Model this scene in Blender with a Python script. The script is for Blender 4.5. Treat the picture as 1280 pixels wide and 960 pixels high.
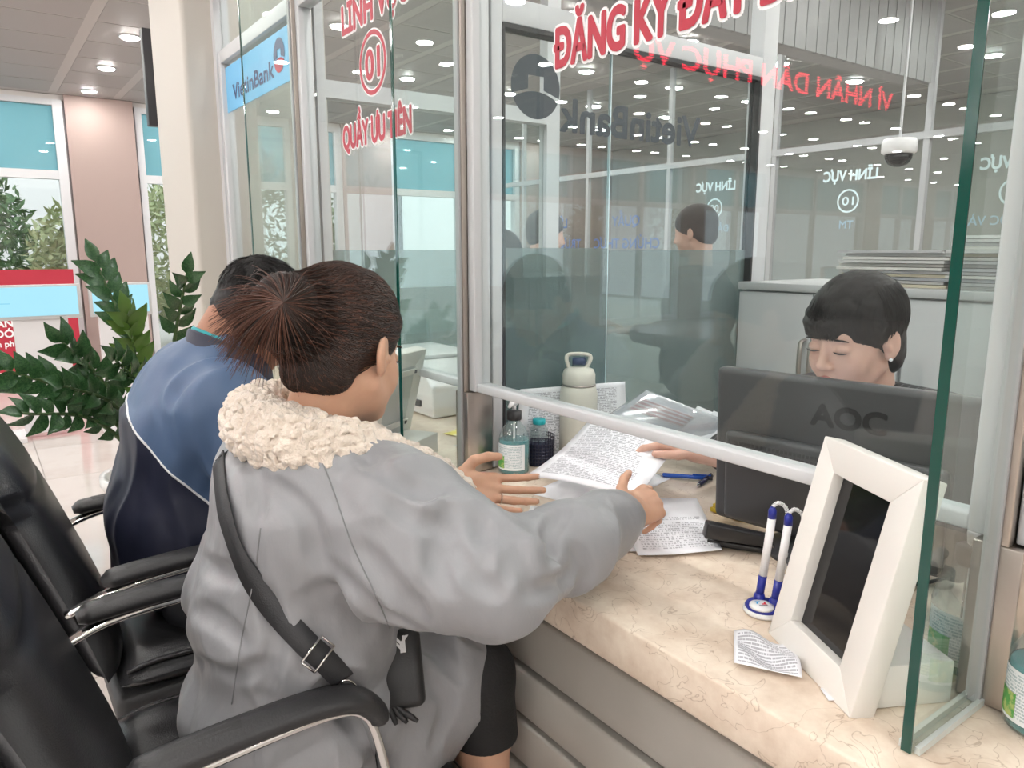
import bpy, math, random
import numpy as np
from mathutils import Matrix, Vector

# ------------------------------------------------------------------ scene, camera, world, exposure
for o in list(bpy.data.objects):
    bpy.data.objects.remove(o)
scene = bpy.context.scene
COL = scene.collection
random.seed(7)
RNG = np.random.default_rng(11)
PI = math.pi

FPX, TILT, ALPHA, EYE = 930.0, math.radians(10.2), math.radians(35.7), 1.28
cam_data = bpy.data.cameras.new('camera')
cam_data.sensor_fit = 'HORIZONTAL'
cam_data.sensor_width = 36.0
cam_data.lens = FPX / 1280.0 * 36.0
cam_data.clip_start = 0.02
cam = bpy.data.objects.new('camera', cam_data)
COL.objects.link(cam)
cam.location = (0, 0, EYE)
cam.rotation_euler = (PI / 2 - TILT, 0, math.atan2(math.cos(ALPHA), math.sin(ALPHA)))
scene.camera = cam

world = bpy.data.worlds.new('overcast_sky')
scene.world = world
world.use_nodes = True
bg = world.node_tree.nodes['Background']
bg.inputs[0].default_value = (0.86, 0.93, 1.0, 1)
bg.inputs[1].default_value = 2.2

scene.view_settings.view_transform = 'Standard'
scene.view_settings.look = 'None'
scene.view_settings.gamma = 1.0
scene.view_settings.use_curve_mapping = False
scene.view_settings.exposure = 0.2
try:
    scene.cycles.transparent_max_bounces = 28
    scene.cycles.max_bounces = 8
    scene.cycles.caustics_reflective = False
    scene.cycles.caustics_refractive = False
    scene.cycles.sample_clamp_indirect = 6.0
except Exception:
    pass
DOWNLIGHT = 200.0        # radiance of the recessed ceiling lamps

# ------------------------------------------------------------------ materials
MATS = {}


def mat(name, color=(0.8, 0.8, 0.8), rough=0.5, metal=0.0, spec=0.5, bump=None, mottle=None, coat=0.0,
        emit=None, estr=0.0, sheen=0.0, trans=0.0, sss=0.0):
    """bump=(scale, strength, detail[, stretch xyz]); mottle=(scale, colour2, lo, hi[, stretch])"""
    if name in MATS:
        return MATS[name]
    m = bpy.data.materials.new(name)
    m.use_nodes = True
    nt = m.node_tree
    b = nt.nodes['Principled BSDF']
    b.inputs['Base Color'].default_value = (*color, 1)
    b.inputs['Roughness'].default_value = rough
    b.inputs['Metallic'].default_value = metal
    b.inputs['Specular IOR Level'].default_value = spec
    b.inputs['Coat Weight'].default_value = coat
    b.inputs['Sheen Weight'].default_value = sheen
    b.inputs['Transmission Weight'].default_value = trans
    if sss:
        b.inputs['Subsurface Weight'].default_value = sss
        b.inputs['Subsurface Radius'].default_value = (0.012, 0.005, 0.003)
        b.inputs['Subsurface Scale'].default_value = 0.6
    if emit:
        b.inputs['Emission Color'].default_value = (*emit, 1)
        b.inputs['Emission Strength'].default_value = estr
    co = nt.nodes.new('ShaderNodeTexCoord')

    def coords(stretch):
        if stretch is None:
            return co.outputs['Object']
        mp = nt.nodes.new('ShaderNodeMapping')
        mp.inputs['Scale'].default_value = stretch
        nt.links.new(co.outputs['Object'], mp.inputs['Vector'])
        return mp.outputs['Vector']
    if mottle:
        n = nt.nodes.new('ShaderNodeTexNoise')
        n.inputs['Scale'].default_value = mottle[0]
        n.inputs['Detail'].default_value = 6
        n.inputs['Roughness'].default_value = 0.62
        nt.links.new(coords(mottle[4] if len(mottle) > 4 else None), n.inputs['Vector'])
        r = nt.nodes.new('ShaderNodeValToRGB')
        r.color_ramp.elements[0].position = mottle[2]
        r.color_ramp.elements[1].position = mottle[3]
        r.color_ramp.elements[0].color = (*color, 1)
        r.color_ramp.elements[1].color = (*mottle[1], 1)
        nt.links.new(n.outputs['Fac'], r.inputs['Fac'])
        nt.links.new(r.outputs['Color'], b.inputs['Base Color'])
    if bump:
        n = nt.nodes.new('ShaderNodeTexNoise')
        n.inputs['Scale'].default_value = bump[0]
        n.inputs['Detail'].default_value = bump[2]
        nt.links.new(coords(bump[3] if len(bump) > 3 else None), n.inputs['Vector'])
        bp = nt.nodes.new('ShaderNodeBump')
        bp.inputs['Strength'].default_value = bump[1]
        bp.inputs['Distance'].default_value = 0.004
        nt.links.new(n.outputs['Fac'], bp.inputs['Height'])
        nt.links.new(bp.outputs['Normal'], b.inputs['Normal'])
    MATS[name] = m
    return m


def glass(name, tint=(0.93, 0.97, 0.96), haze=0.0, haze_col=(0.7, 0.76, 0.76), r0=0.035, rough=0.0, translucent=0.0):
    """thin architectural glass: what passes is transparent, the rest mirrors by angle; haze mixes in a diffuse film that lowers contrast"""
    m = bpy.data.materials.new(name)
    m.use_nodes = True
    nt = m.node_tree
    nt.nodes.clear()
    out = nt.nodes.new('ShaderNodeOutputMaterial')
    tr = nt.nodes.new('ShaderNodeBsdfTransparent')
    tr.inputs[0].default_value = (*tint, 1)
    gl = nt.nodes.new('ShaderNodeBsdfGlossy')
    gl.inputs['Roughness'].default_value = rough
    gl.inputs['Color'].default_value = (1, 1, 1, 1)
    lw = nt.nodes.new('ShaderNodeLayerWeight')
    lw.inputs['Blend'].default_value = 0.5
    pw = nt.nodes.new('ShaderNodeMath')
    pw.operation = 'POWER'
    nt.links.new(lw.outputs['Facing'], pw.inputs[0])
    pw.inputs[1].default_value = 5.0
    ma = nt.nodes.new('ShaderNodeMath')
    ma.operation = 'MULTIPLY_ADD'
    nt.links.new(pw.outputs[0], ma.inputs[0])
    ma.inputs[1].default_value = 1 - r0
    ma.inputs[2].default_value = r0
    base = tr.outputs[0]
    if haze:
        d = nt.nodes.new('ShaderNodeBsdfDiffuse')
        d.inputs[0].default_value = (*haze_col, 1)
        src = d.outputs[0]
        if translucent:
            t2 = nt.nodes.new('ShaderNodeBsdfTranslucent')
            t2.inputs[0].default_value = (*haze_col, 1)
            mx = nt.nodes.new('ShaderNodeMixShader')
            mx.inputs[0].default_value = translucent
            nt.links.new(d.outputs[0], mx.inputs[1])
            nt.links.new(t2.outputs[0], mx.inputs[2])
            src = mx.outputs[0]
        mh = nt.nodes.new('ShaderNodeMixShader')
        mh.inputs[0].default_value = haze
        nt.links.new(base, mh.inputs[1])
        nt.links.new(src, mh.inputs[2])
        base = mh.outputs[0]
    mg = nt.nodes.new('ShaderNodeMixShader')
    nt.links.new(ma.outputs[0], mg.inputs[0])
    nt.links.new(base, mg.inputs[1])
    nt.links.new(gl.outputs[0], mg.inputs[2])
    nt.links.new(mg.outputs[0], out.inputs[0])
    MATS[name] = m
    return m


def emission(name, color, strength):
    m = bpy.data.materials.new(name)
    m.use_nodes = True
    nt = m.node_tree
    nt.nodes.clear()
    out = nt.nodes.new('ShaderNodeOutputMaterial')
    e = nt.nodes.new('ShaderNodeEmission')
    e.inputs[0].default_value = (*color, 1)
    e.inputs[1].default_value = strength
    nt.links.new(e.outputs[0], out.inputs[0])
    MATS[name] = m
    return m


def printed(name, rows=36, ink=(0.05, 0.05, 0.09), paper=(0.83, 0.84, 0.88), dens=0.44, lo=(0.09, 0.07), hi=(0.91, 0.93), blank=0.34):
    """paper with rows of small flat print, laid out in the sheet's own UV"""
    m = bpy.data.materials.new(name)
    m.use_nodes = True
    nt = m.node_tree
    b = nt.nodes['Principled BSDF']
    b.inputs['Roughness'].default_value = 0.6
    N, L = nt.nodes.new, nt.links.new

    def M(op, a, c=None):
        n = N('ShaderNodeMath')
        n.operation = op
        for i, v in enumerate((a, c)):
            if v is None:
                continue
            if isinstance(v, (int, float)):
                n.inputs[i].default_value = v
            else:
                L(v, n.inputs[i])
        return n.outputs[0]
    uv = N('ShaderNodeUVMap')
    sp = N('ShaderNodeSeparateXYZ')
    L(uv.outputs[0], sp.inputs[0])
    u, v = sp.outputs[0], sp.outputs[1]
    rv = M('MULTIPLY', v, rows)
    row = M('FLOOR', rv)
    fr = M('FRACT', rv)
    cb = N('ShaderNodeCombineXYZ')
    L(M('MULTIPLY', u, 55.0), cb.inputs[0])
    L(M('MULTIPLY', row, 7.31), cb.inputs[1])
    nz = N('ShaderNodeTexNoise')
    nz.inputs['Scale'].default_value = 1.0
    nz.inputs['Detail'].default_value = 2
    L(cb.outputs[0], nz.inputs['Vector'])
    c2 = N('ShaderNodeCombineXYZ')
    L(M('MULTIPLY', row, 3.77), c2.inputs[0])
    n2 = N('ShaderNodeTexNoise')
    n2.inputs['Scale'].default_value = 1.0
    L(c2.outputs[0], n2.inputs['Vector'])
    mask = M('MULTIPLY', M('GREATER_THAN', fr, 0.42), M('GREATER_THAN', nz.outputs['Fac'], dens))
    mask = M('MULTIPLY', mask, M('GREATER_THAN', n2.outputs['Fac'], blank))
    for val, op, lim in ((u, 'GREATER_THAN', lo[0]), (u, 'LESS_THAN', hi[0]), (v, 'GREATER_THAN', lo[1]), (v, 'LESS_THAN', hi[1])):
        mask = M('MULTIPLY', mask, M(op, val, lim))
    mask = M('MULTIPLY', mask, 0.5)
    mx = N('ShaderNodeMix')
    mx.data_type = 'RGBA'
    mx.inputs['A'].default_value = (*paper, 1)
    mx.inputs['B'].default_value = (*ink, 1)
    L(mask, mx.inputs['Factor'])
    L(mx.outputs['Result'], b.inputs['Base Color'])
    MATS[name] = m
    return m


# ------------------------------------------------------------------ objects
def tag(o, label=None, cat=None, group=None, kind=None):
    if label: o['label'] = label
    if cat: o['category'] = cat
    if group: o['group'] = group
    if kind: o['kind'] = kind
    return o


def empty(name, loc=(0, 0, 0), rz=0.0, label=None, cat=None, group=None, kind=None):
    o = bpy.data.objects.new(name, None)
    o.empty_display_size = 0.05
    COL.objects.link(o)
    o.location = loc
    o.rotation_euler = (0, 0, rz)
    return tag(o, label, cat, group, kind)


def wmat(o):
    m = Matrix.LocRotScale(o.location, o.rotation_euler, o.scale)
    return wmat(o.parent) @ m if o.parent else m


def link(name, me, material=None, parent=None):
    o = bpy.data.objects.new(name, me)
    COL.objects.link(o)
    if material is not None and len(me.materials) == 0:
        me.materials.append(material)
    if parent is not None:
        o.parent = parent
    return o


def mesh_np(name, V, F, smooth=False):
    """V (n,3), F list of faces, or an (m,4) int array"""
    me = bpy.data.meshes.new(name)
    if isinstance(F, np.ndarray):
        n, m = len(V), len(F)
        k = F.shape[1]
        me.vertices.add(n)
        me.vertices.foreach_set('co', np.asarray(V, np.float32).ravel())
        me.loops.add(m * k)
        me.loops.foreach_set('vertex_index', F.astype(np.int32).ravel())
        me.polygons.add(m)
        me.polygons.foreach_set('loop_start', np.arange(0, m * k, k, dtype=np.int32))
        me.polygons.foreach_set('loop_total', np.full(m, k, np.int32))
        if smooth:
            me.polygons.foreach_set('use_smooth', np.ones(m, bool))
        me.update(calc_edges=True)
    else:
        me.from_pydata([tuple(v) for v in V], [], F)
        if smooth:
            me.polygons.foreach_set('use_smooth', np.ones(len(me.polygons), bool))
        me.update()
    return me


def mk(name, V, F, material, parent=None, smooth=False, world=True, bevel=0.0, seg=2):
    """mesh object from world (or parent-local) vertices"""
    V = np.asarray(V, float)
    if parent is not None and world:
        mi = np.array(wmat(parent).inverted())
        V = V @ mi[:3, :3].T + mi[:3, 3]
    o = link(name, mesh_np(name, V, F, smooth), material, parent)
    if bevel:
        bm = o.modifiers.new('bevel', 'BEVEL')
        bm.width = bevel
        bm.segments = seg
        bm.limit_method = 'ANGLE'
        bm.angle_limit = 0.7
        for p in o.data.polygons:
            p.use_smooth = True
    return o


class MB:
    """collects shapes; build() links them as one mesh object"""
    def __init__(s):
        s.v, s.f = [], []

    def add(s, V, F):
        b = len(s.v)
        s.v += [tuple(map(float, p)) for p in V]
        s.f += [tuple(int(i) + b for i in q) for q in F]
        return s

    def box(s, x0, x1, y0, y1, z0, z1):
        return s.add([(x, y, z) for x in (x0, x1) for y in (y0, y1) for z in (z0, z1)],
                     [(0, 1, 3, 2), (4, 6, 7, 5), (0, 4, 5, 1), (2, 3, 7, 6), (0, 2, 6, 4), (1, 5, 7, 3)])

    def obox(s, c, ux, uy, uz, hx, hy, hz):
        c, ux, uy, uz = map(np.array, (c, ux, uy, uz))
        V = [c + a * hx * ux + b * hy * uy + d * hz * uz for a in (-1, 1) for b in (-1, 1) for d in (-1, 1)]
        return s.add(V, [(0, 1, 3, 2), (4, 6, 7, 5), (0, 4, 5, 1), (2, 3, 7, 6), (0, 2, 6, 4), (1, 5, 7, 3)])

    def lathe(s, c, prof, n=24, axis=2):
        """prof: (radius, height) list, closed at both ends"""
        V, F = [], []
        for r, h in prof:
            for i in range(n):
                a = 2 * PI * i / n
                p = (r * math.cos(a), r * math.sin(a), h)
                if axis == 1: p = (p[0], p[2], p[1])
                if axis == 0: p = (p[2], p[0], p[1])
                V.append((c[0] + p[0], c[1] + p[1], c[2] + p[2]))
        for j in range(len(prof) - 1):
            for i in range(n):
                F.append((j * n + i, j * n + (i + 1) % n, (j + 1) * n + (i + 1) % n, (j + 1) * n + i))
        F.append(tuple(range(n))[::-1])
        F.append(tuple((len(prof) - 1) * n + i for i in range(n)))
        return s.add(V, F)

    def tube(s, pts, r, n=8, flat=None):
        V, F = sweep(pts, r, n, flat)
        return s.add(V, F)

    def prism(s, poly, lo, hi, axis=1):
        """polygon in the two other axes, extruded along axis"""
        V, n = [], len(poly)
        for h in (lo, hi):
            for a, b in poly:
                V.append({0: (h, a, b), 1: (a, h, b), 2: (a, b, h)}[axis])
        F = [tuple(range(n))[::-1], tuple(range(n, 2 * n))]
        F += [(i, (i + 1) % n, n + (i + 1) % n, n + i) for i in range(n)]
        return s.add(V, F)

    def build(s, name, material, parent=None, smooth=False, world=True, bevel=0.0, seg=2):
        return mk(name, s.v, s.f, material, parent, smooth, world, bevel, seg)


def sweep(pts, r, n=8, flat=None):
    """tube along points; r scalar or per point; flat=(w,h) uses an elliptic section, with an optional up vector"""
    P = np.asarray(pts, float)
    m = len(P)
    R = np.full(m, r) if np.isscalar(r) else np.asarray(r, float)
    T = np.gradient(P, axis=0)
    T /= np.linalg.norm(T, axis=1)[:, None] + 1e-12
    up = np.array((0, 0, 1.0)) if abs(T[0][2]) < 0.9 else np.array((1.0, 0, 0))
    V, F = [], []
    N = up - T[0] * (up @ T[0])
    for i in range(m):
        N = N - T[i] * (N @ T[i])
        N /= np.linalg.norm(N) + 1e-12
        B = np.cross(T[i], N)
        for k in range(n):
            a = 2 * PI * k / n
            ca, sa = math.cos(a), math.sin(a)
            if flat:
                V.append(P[i] + N * sa * flat[1] * R[i] + B * ca * flat[0] * R[i])
            else:
                V.append(P[i] + (N * sa + B * ca) * R[i])
    for i in range(m - 1):
        for k in range(n):
            F.append((i * n + k, i * n + (k + 1) % n, (i + 1) * n + (k + 1) % n, (i + 1) * n + k))
    F.append(tuple(range(n))[::-1])
    F.append(tuple((m - 1) * n + k for k in range(n)))
    return V, F


def curve(pts, n=24):
    """Catmull-Rom through points"""
    P = np.asarray(pts, float)
    P = np.vstack([2 * P[0] - P[1], P, 2 * P[-1] - P[-2]])
    out = []
    k = len(P) - 3
    for j in range(n + 1):
        t = j / n * k
        i = min(int(t), k - 1)
        t -= i
        a, b, c, d = P[i:i + 4]
        out.append(0.5 * (2 * b + (c - a) * t + (2 * a - 5 * b + 4 * c - d) * t * t + (3 * b - a - 3 * c + d) * t ** 3))
    return np.array(out)


def strands(lines, r0, r1, n=3):
    """many thin tapered hairs of equal point count as one vertex/face set (numpy)"""
    L = np.asarray(lines, float)                       # (s, m, 3)
    S, m, _ = L.shape
    T = np.gradient(L, axis=1)
    T /= np.linalg.norm(T, axis=2, keepdims=True) + 1e-9
    up = np.array((0.31, 0.2, 0.93))
    N = np.cross(T, up)
    N /= np.linalg.norm(N, axis=2, keepdims=True) + 1e-9
    B = np.cross(T, N)
    rr = np.linspace(r0, r1, m)[None, :, None]
    V = np.stack([L + rr * (math.cos(2 * PI * k / n) * N + math.sin(2 * PI * k / n) * B) for k in range(n)], axis=2)
    V = V.reshape(-1, 3)
    idx = np.arange(S * m * n).reshape(S, m, n)
    a, b = idx[:, :-1, :], idx[:, 1:, :]
    F = np.stack([a, np.roll(a, -1, 2), np.roll(b, -1, 2), b], axis=-1).reshape(-1, 4)
    return V, F


def copy_tree(o, parent=None):
    c = o.copy()
    COL.objects.link(c)
    if parent is not None:
        c.parent = parent
    for ch in list(o.children):
        copy_tree(ch, c)
    return c


def text_vf(body, height, offset=0.0, width=None, extrude=0.0, align='CENTER'):
    """flat lettering in its own x,y plane: returns (V, F); height is the cap height"""
    cu = bpy.data.curves.new('lettering', 'FONT')
    cu.body = body
    cu.size = 1.0
    cu.align_x = align
    cu.offset = offset
    cu.extrude = extrude
    cu.resolution_u = 4
    o = bpy.data.objects.new('lettering', cu)
    COL.objects.link(o)
    dg = bpy.context.evaluated_depsgraph_get()
    me = bpy.data.meshes.new_from_object(o.evaluated_get(dg))
    V = np.array([v.co[:] for v in me.vertices]) if len(me.vertices) else np.zeros((0, 3))
    F = [tuple(p.vertices) for p in me.polygons]
    bpy.data.objects.remove(o)
    bpy.data.curves.remove(cu)
    bpy.data.meshes.remove(me)
    if len(V) == 0:
        return V, F
    V = V * (height / 0.72)
    if width:
        w = V[:, 0].max() - V[:, 0].min()
        V[:, 0] *= width / w
    return V, F


def barred_text(body, height, width, align):
    """lettering in which each barred D is a plain D with its cross bar added as a piece of its own"""
    plain = body.replace('Đ', 'D')
    V, F = text_vf(plain, height, 0.0, None, 0.0, 'LEFT')
    x0, x1 = V[:, 0].min(), V[:, 0].max()
    dV, _ = text_vf('D', height, 0.0, None, 0.0, 'LEFT')
    dw = dV[:, 0].max() - dV[:, 0].min()
    for i, ch in enumerate(body):
        if ch == 'Đ':
            r = text_vf(plain[:i + 1], height, 0.0, None, 0.0, 'LEFT')[0][:, 0].max()
            l = r - dw
            b = len(V)
            V = np.vstack([V, [(l - 0.10 * height, 0.44 * height, 0), (l + 0.42 * height, 0.44 * height, 0), (l + 0.42 * height, 0.55 * height, 0), (l - 0.10 * height, 0.55 * height, 0)]])
            F = F + [(b, b + 1, b + 2, b + 3)]
    V[:, 0] -= x0
    if width: V[:, 0] *= width / (x1 - x0)
    w = width or (x1 - x0)
    V[:, 0] -= {'LEFT': 0, 'CENTER': w / 2, 'RIGHT': w}[align]
    return V, F


def lettering(name, body, height, origin, xdir, ydir, material, parent, offset=0.0, width=None, lift=0.0, align='CENTER'):
    V, F = barred_text(body, height, width, align)
    if offset:                                          # bold strokes: the same glyphs spread round a small circle
        k, VV, FF = 12, [], []
        for i in range(k):
            a = 2 * PI * i / k
            FF += [tuple(q + len(V) * i for q in f) for f in F]
            VV.append(V + np.array((math.cos(a), math.sin(a), 0)) * offset * height + np.array((0, 0, 1e-5 * i)))
        V, F = np.vstack(VV), FF
    x, y = np.array(xdir, float), np.array(ydir, float)
    n = np.cross(x, y)
    W = np.array(origin) + V[:, :1] * x + V[:, 1:2] * y + (lift + V[:, 2:3]) * n
    return mk(name, W, F, material, parent)


def sheet(name, corners, material, parent=None, nu=12, nv=16, bulge=None, thick=0.0004, jitter=0.0):
    """paper sheet through four corners (bl, br, tr, tl), bulge(u,v)->offset vector; carries its UV"""
    bl, br, tr, tl = map(np.array, corners)
    V, F, UV = [], [], []
    for j in range(nv + 1):
        for i in range(nu + 1):
            u, v = i / nu, j / nv
            p = (bl * (1 - u) + br * u) * (1 - v) + (tl * (1 - u) + tr * u) * v
            if bulge: p = p + np.array(bulge(u, v))
            V.append(p)
            UV.append((u, v))
    for j in range(nv):
        for i in range(nu):
            a = j * (nu + 1) + i
            F.append((a, a + 1, a + nu + 2, a + nu + 1))
    o = mk(name, V, F, material, parent, smooth=True)
    uvl = o.data.uv_layers.new(name='UVMap')
    for lp in o.data.loops:
        uvl.data[lp.index].uv = UV[lp.vertex_index]
    sm = o.modifiers.new('thickness', 'SOLIDIFY')
    sm.thickness = thick
    sm.offset = -1
    return o


# ------------------------------------------------------------------ smooth bodies: signed distance field + surface nets
def vnoise(P, scale, seed):
    """value noise on (n,3) points, about -1..1"""
    g = np.random.default_rng(seed).uniform(-1, 1, (32, 32, 32)).astype(np.float32)
    Q = P * scale
    i = np.floor(Q).astype(int)
    t = Q - i
    t = t * t * (3 - 2 * t)
    out = 0
    for a in (0, 1):
        for b in (0, 1):
            for c in (0, 1):
                w = (t[:, 0] if a else 1 - t[:, 0]) * (t[:, 1] if b else 1 - t[:, 1]) * (t[:, 2] if c else 1 - t[:, 2])
                out = out + w * g[(i[:, 0] + a) % 32, (i[:, 1] + b) % 32, (i[:, 2] + c) % 32]
    return out


class Solid:
    def __init__(s, lo, hi, h):
        s.lo, s.h = np.array(lo, float), h
        s.n = np.ceil((np.array(hi) - s.lo) / h).astype(int) + 1
        s.f = np.full(s.n, 1.0, np.float32)
        s.R, s.c, s.sc = np.eye(3), np.zeros(3), 1.0

    def frame(s, c=(0, 0, 0), R=None, sc=1.0):
        s.c, s.R, s.sc = np.array(c, float), (np.eye(3) if R is None else np.array(R)), sc
        return s

    def w(s, p):
        return s.c + s.R @ (np.array(p, float) * s.sc)

    def blk(s, lo, hi):
        i0 = np.clip(np.floor((lo - s.lo) / s.h).astype(int), 0, s.n)
        i1 = np.clip(np.ceil((hi - s.lo) / s.h).astype(int) + 1, 0, s.n)
        if (i1 <= i0).any(): return None, None
        sl = tuple(slice(a, b) for a, b in zip(i0, i1))
        ax = [(s.lo[k] + s.h * np.arange(i0[k], i1[k])).astype(np.float32) for k in range(3)]
        return sl, (ax[0][:, None, None], ax[1][None, :, None], ax[2][None, None, :])

    def comb(s, sl, d, k, op):
        f = s.f[sl]
        k = max(k, 1e-5)
        if op == 'u':
            h = np.clip(0.5 + 0.5 * (f - d) / k, 0, 1)
            s.f[sl] = f * (1 - h) + d * h - k * h * (1 - h)
        else:
            d = -d
            h = np.clip(0.5 - 0.5 * (f - d) / k, 0, 1)
            s.f[sl] = f * (1 - h) + d * h + k * h * (1 - h)

    def cap(s, a, b, ra, rb=None, k=0.012, op='u'):
        rb = ra if rb is None else rb
        a, b, ra, rb = s.w(a), s.w(b), ra * s.sc, rb * s.sc
        pad = max(ra, rb) + k + 4 * s.h
        sl, X = s.blk(np.minimum(a, b) - pad, np.maximum(a, b) + pad)
        if sl is None: return s
        d = b - a
        L = d @ d + 1e-12
        t = np.clip(((X[0] - a[0]) * d[0] + (X[1] - a[1]) * d[1] + (X[2] - a[2]) * d[2]) / L, 0, 1)
        D = np.sqrt((X[0] - a[0] - t * d[0]) ** 2 + (X[1] - a[1] - t * d[1]) ** 2 + (X[2] - a[2] - t * d[2]) ** 2) - (ra + (rb - ra) * t)
        s.comb(sl, D, k, op)
        return s

    def chain(s, pts, rad, k=0.012):
        for i in range(len(pts) - 1):
            s.cap(pts[i], pts[i + 1], rad[i], rad[i + 1], k)
        return s

    def ell(s, c, r, R=None, k=0.012, op='u'):
        c, r = s.w(c), np.array(r, float) * s.sc
        M = s.R if R is None else s.R @ np.array(R)
        ext = np.sqrt((M ** 2) @ (r ** 2))
        pad = k + 4 * s.h
        sl, X = s.blk(c - ext - pad, c + ext + pad)
        if sl is None: return s
        q = [X[i] - c[i] for i in range(3)]
        loc = [M[0, j] * q[0] + M[1, j] * q[1] + M[2, j] * q[2] for j in range(3)]
        k0 = np.sqrt(sum((loc[j] / r[j]) ** 2 for j in range(3)))
        k1 = np.sqrt(sum((loc[j] / r[j] ** 2) ** 2 for j in range(3))) + 1e-9
        s.comb(sl, k0 * (k0 - 1) / k1, k, op)
        return s

    def half(s, p, n, k=0.004):
        """keep the side the normal n points away from"""
        p, n = s.w(p), s.R @ np.array(n, float)
        n = n / np.linalg.norm(n)
        sl, X = s.blk(s.lo, s.lo + s.h * s.n)
        D = (X[0] - p[0]) * n[0] + (X[1] - p[1]) * n[1] + (X[2] - p[2]) * n[2]
        s.comb(sl, -D, k, 's')
        return s

    def rough(s, fn, band=0.02):
        idx = np.argwhere(np.abs(s.f) < band)
        P = s.lo + idx * s.h
        s.f[idx[:, 0], idx[:, 1], idx[:, 2]] += fn(P).astype(np.float32)
        return s

    def surface(s):
        f = s.f
        f[0], f[-1], f[:, 0], f[:, -1], f[:, :, 0], f[:, :, -1] = [np.maximum(x, s.h) for x in (f[0], f[-1], f[:, 0], f[:, -1], f[:, :, 0], f[:, :, -1])]
        ins = f < 0
        cnt = np.zeros(np.array(f.shape) - 1, np.int8)
        C = [(a, b, c) for a in (0, 1) for b in (0, 1) for c in (0, 1)]
        sh = np.array(f.shape) - 1
        for a, b, c in C:
            cnt += ins[a:a + sh[0], b:b + sh[1], c:c + sh[2]]
        cells = np.argwhere((cnt > 0) & (cnt < 8))
        vid = np.full(cnt.shape, -1, np.int32)
        vid[cells[:, 0], cells[:, 1], cells[:, 2]] = np.arange(len(cells))
        acc = np.zeros((len(cells), 3))
        num = np.zeros(len(cells))
        for a in C:
            for ax in range(3):
                if a[ax]: continue
                b = list(a)
                b[ax] = 1
                fa = f[cells[:, 0] + a[0], cells[:, 1] + a[1], cells[:, 2] + a[2]].astype(float)
                fb = f[cells[:, 0] + b[0], cells[:, 1] + b[1], cells[:, 2] + b[2]].astype(float)
                m = (fa < 0) != (fb < 0)
                t = np.where(m, fa / (fa - fb + 1e-20), 0)
                p = np.tile(np.array(a, float), (len(cells), 1))
                p[:, ax] += t
                acc[m] += p[m]
                num[m] += 1
        V = s.lo + s.h * (cells + acc / num[:, None])
        Q = []
        for ax in range(3):
            o1, o2 = [(1, 2), (2, 0), (0, 1)][ax]
            sA = [slice(None)] * 3
            sB = [slice(None)] * 3
            sA[ax], sB[ax] = slice(0, -1), slice(1, None)
            A, B = ins[tuple(sA)], ins[tuple(sB)]
            e = np.argwhere(A != B)
            e = e[(e[:, o1] > 0) & (e[:, o2] > 0)]
            fl = A[e[:, 0], e[:, 1], e[:, 2]]

            def g(d1, d2):
                q = e.copy()
                q[:, o1] -= d1
                q[:, o2] -= d2
                return vid[q[:, 0], q[:, 1], q[:, 2]]
            q = np.stack([g(1, 1), g(0, 1), g(0, 0), g(1, 0)], 1)
            q[~fl] = q[~fl][:, ::-1]
            Q.append(q)
        F = np.vstack(Q)
        F = F[(F >= 0).all(1)]
        return V, F

    def build(s, name, material, parent=None):
        V, F = s.surface()
        return mk(name, V, F, material, parent, smooth=True)


def rot(fwd, up=(0, 0, 1), roll=0.0):
    """columns: right (x), forward (y), up (z)"""
    y = np.array(fwd, float)
    y /= np.linalg.norm(y)
    z = np.array(up, float)
    z -= y * (z @ y)
    z /= np.linalg.norm(z)
    x = np.cross(y, z)
    if roll:
        x, z = x * math.cos(roll) + z * math.sin(roll), z * math.cos(roll) - x * math.sin(roll)
    return np.stack([x, y, z], 1)

# ------------------------------------------------------------------ palette
WHITE_ALU = mat('white_aluminium', (0.64, 0.65, 0.67), 0.35)
GREY_ALU = mat('grey_aluminium', (0.42, 0.43, 0.44), 0.4)
STEEL = mat('brushed_steel', (0.52, 0.47, 0.43), 0.32, 1.0, bump=(60, 0.12, 3, (1, 1, 0.05)))
CHROME = mat('chrome', (0.82, 0.82, 0.82), 0.08, 1.0)
GASKET = mat('black_gasket', (0.02, 0.02, 0.022), 0.5)
CREAM = mat('cream_paint', (0.54, 0.505, 0.46), 0.6, bump=(90, 0.05, 3))
PINK = mat('dusty_pink_paint', (0.38, 0.29, 0.265), 0.6, bump=(90, 0.05, 3))
WALLP = mat('pale_wall_paint', (0.66, 0.64, 0.62), 0.7)
CEILP = mat('ceiling_panel', (0.38, 0.36, 0.35), 0.55)
CEILG = mat('ceiling_strip', (0.50, 0.475, 0.455), 0.5)
GLASS = glass('clear_glass', (0.94, 0.965, 0.96), haze=0.008, haze_col=(0.6, 0.64, 0.64))
FIN = glass('fin_glass', (0.93, 0.975, 0.96), haze=0.012)
FINEDGE = mat('green_glass_edge', (0.0, 0.055, 0.04), 0.12, spec=0.6)
TEAL = glass('teal_glass', (0.42, 0.66, 0.7), haze=0.35, haze_col=(0.45, 0.68, 0.72), translucent=0.6)
FROST = glass('frosted_film', (0.7, 0.78, 0.78), haze=0.36, haze_col=(0.42, 0.50, 0.50), translucent=0.5)
RED = mat('red_vinyl', (0.44, 0.02, 0.045), 0.45)
WHITEV = mat('white_vinyl', (0.85, 0.85, 0.86), 0.5)
BLUEV = mat('sky_blue_vinyl', (0.16, 0.48, 0.78), 0.4)
NAVYV = mat('navy_vinyl', (0.03, 0.05, 0.15), 0.4)
GREYV = mat('grey_vinyl', (0.05, 0.065, 0.08), 0.6)
PALEV = mat('pale_cyan_vinyl', (0.7, 0.85, 0.9), 0.5)

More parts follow.
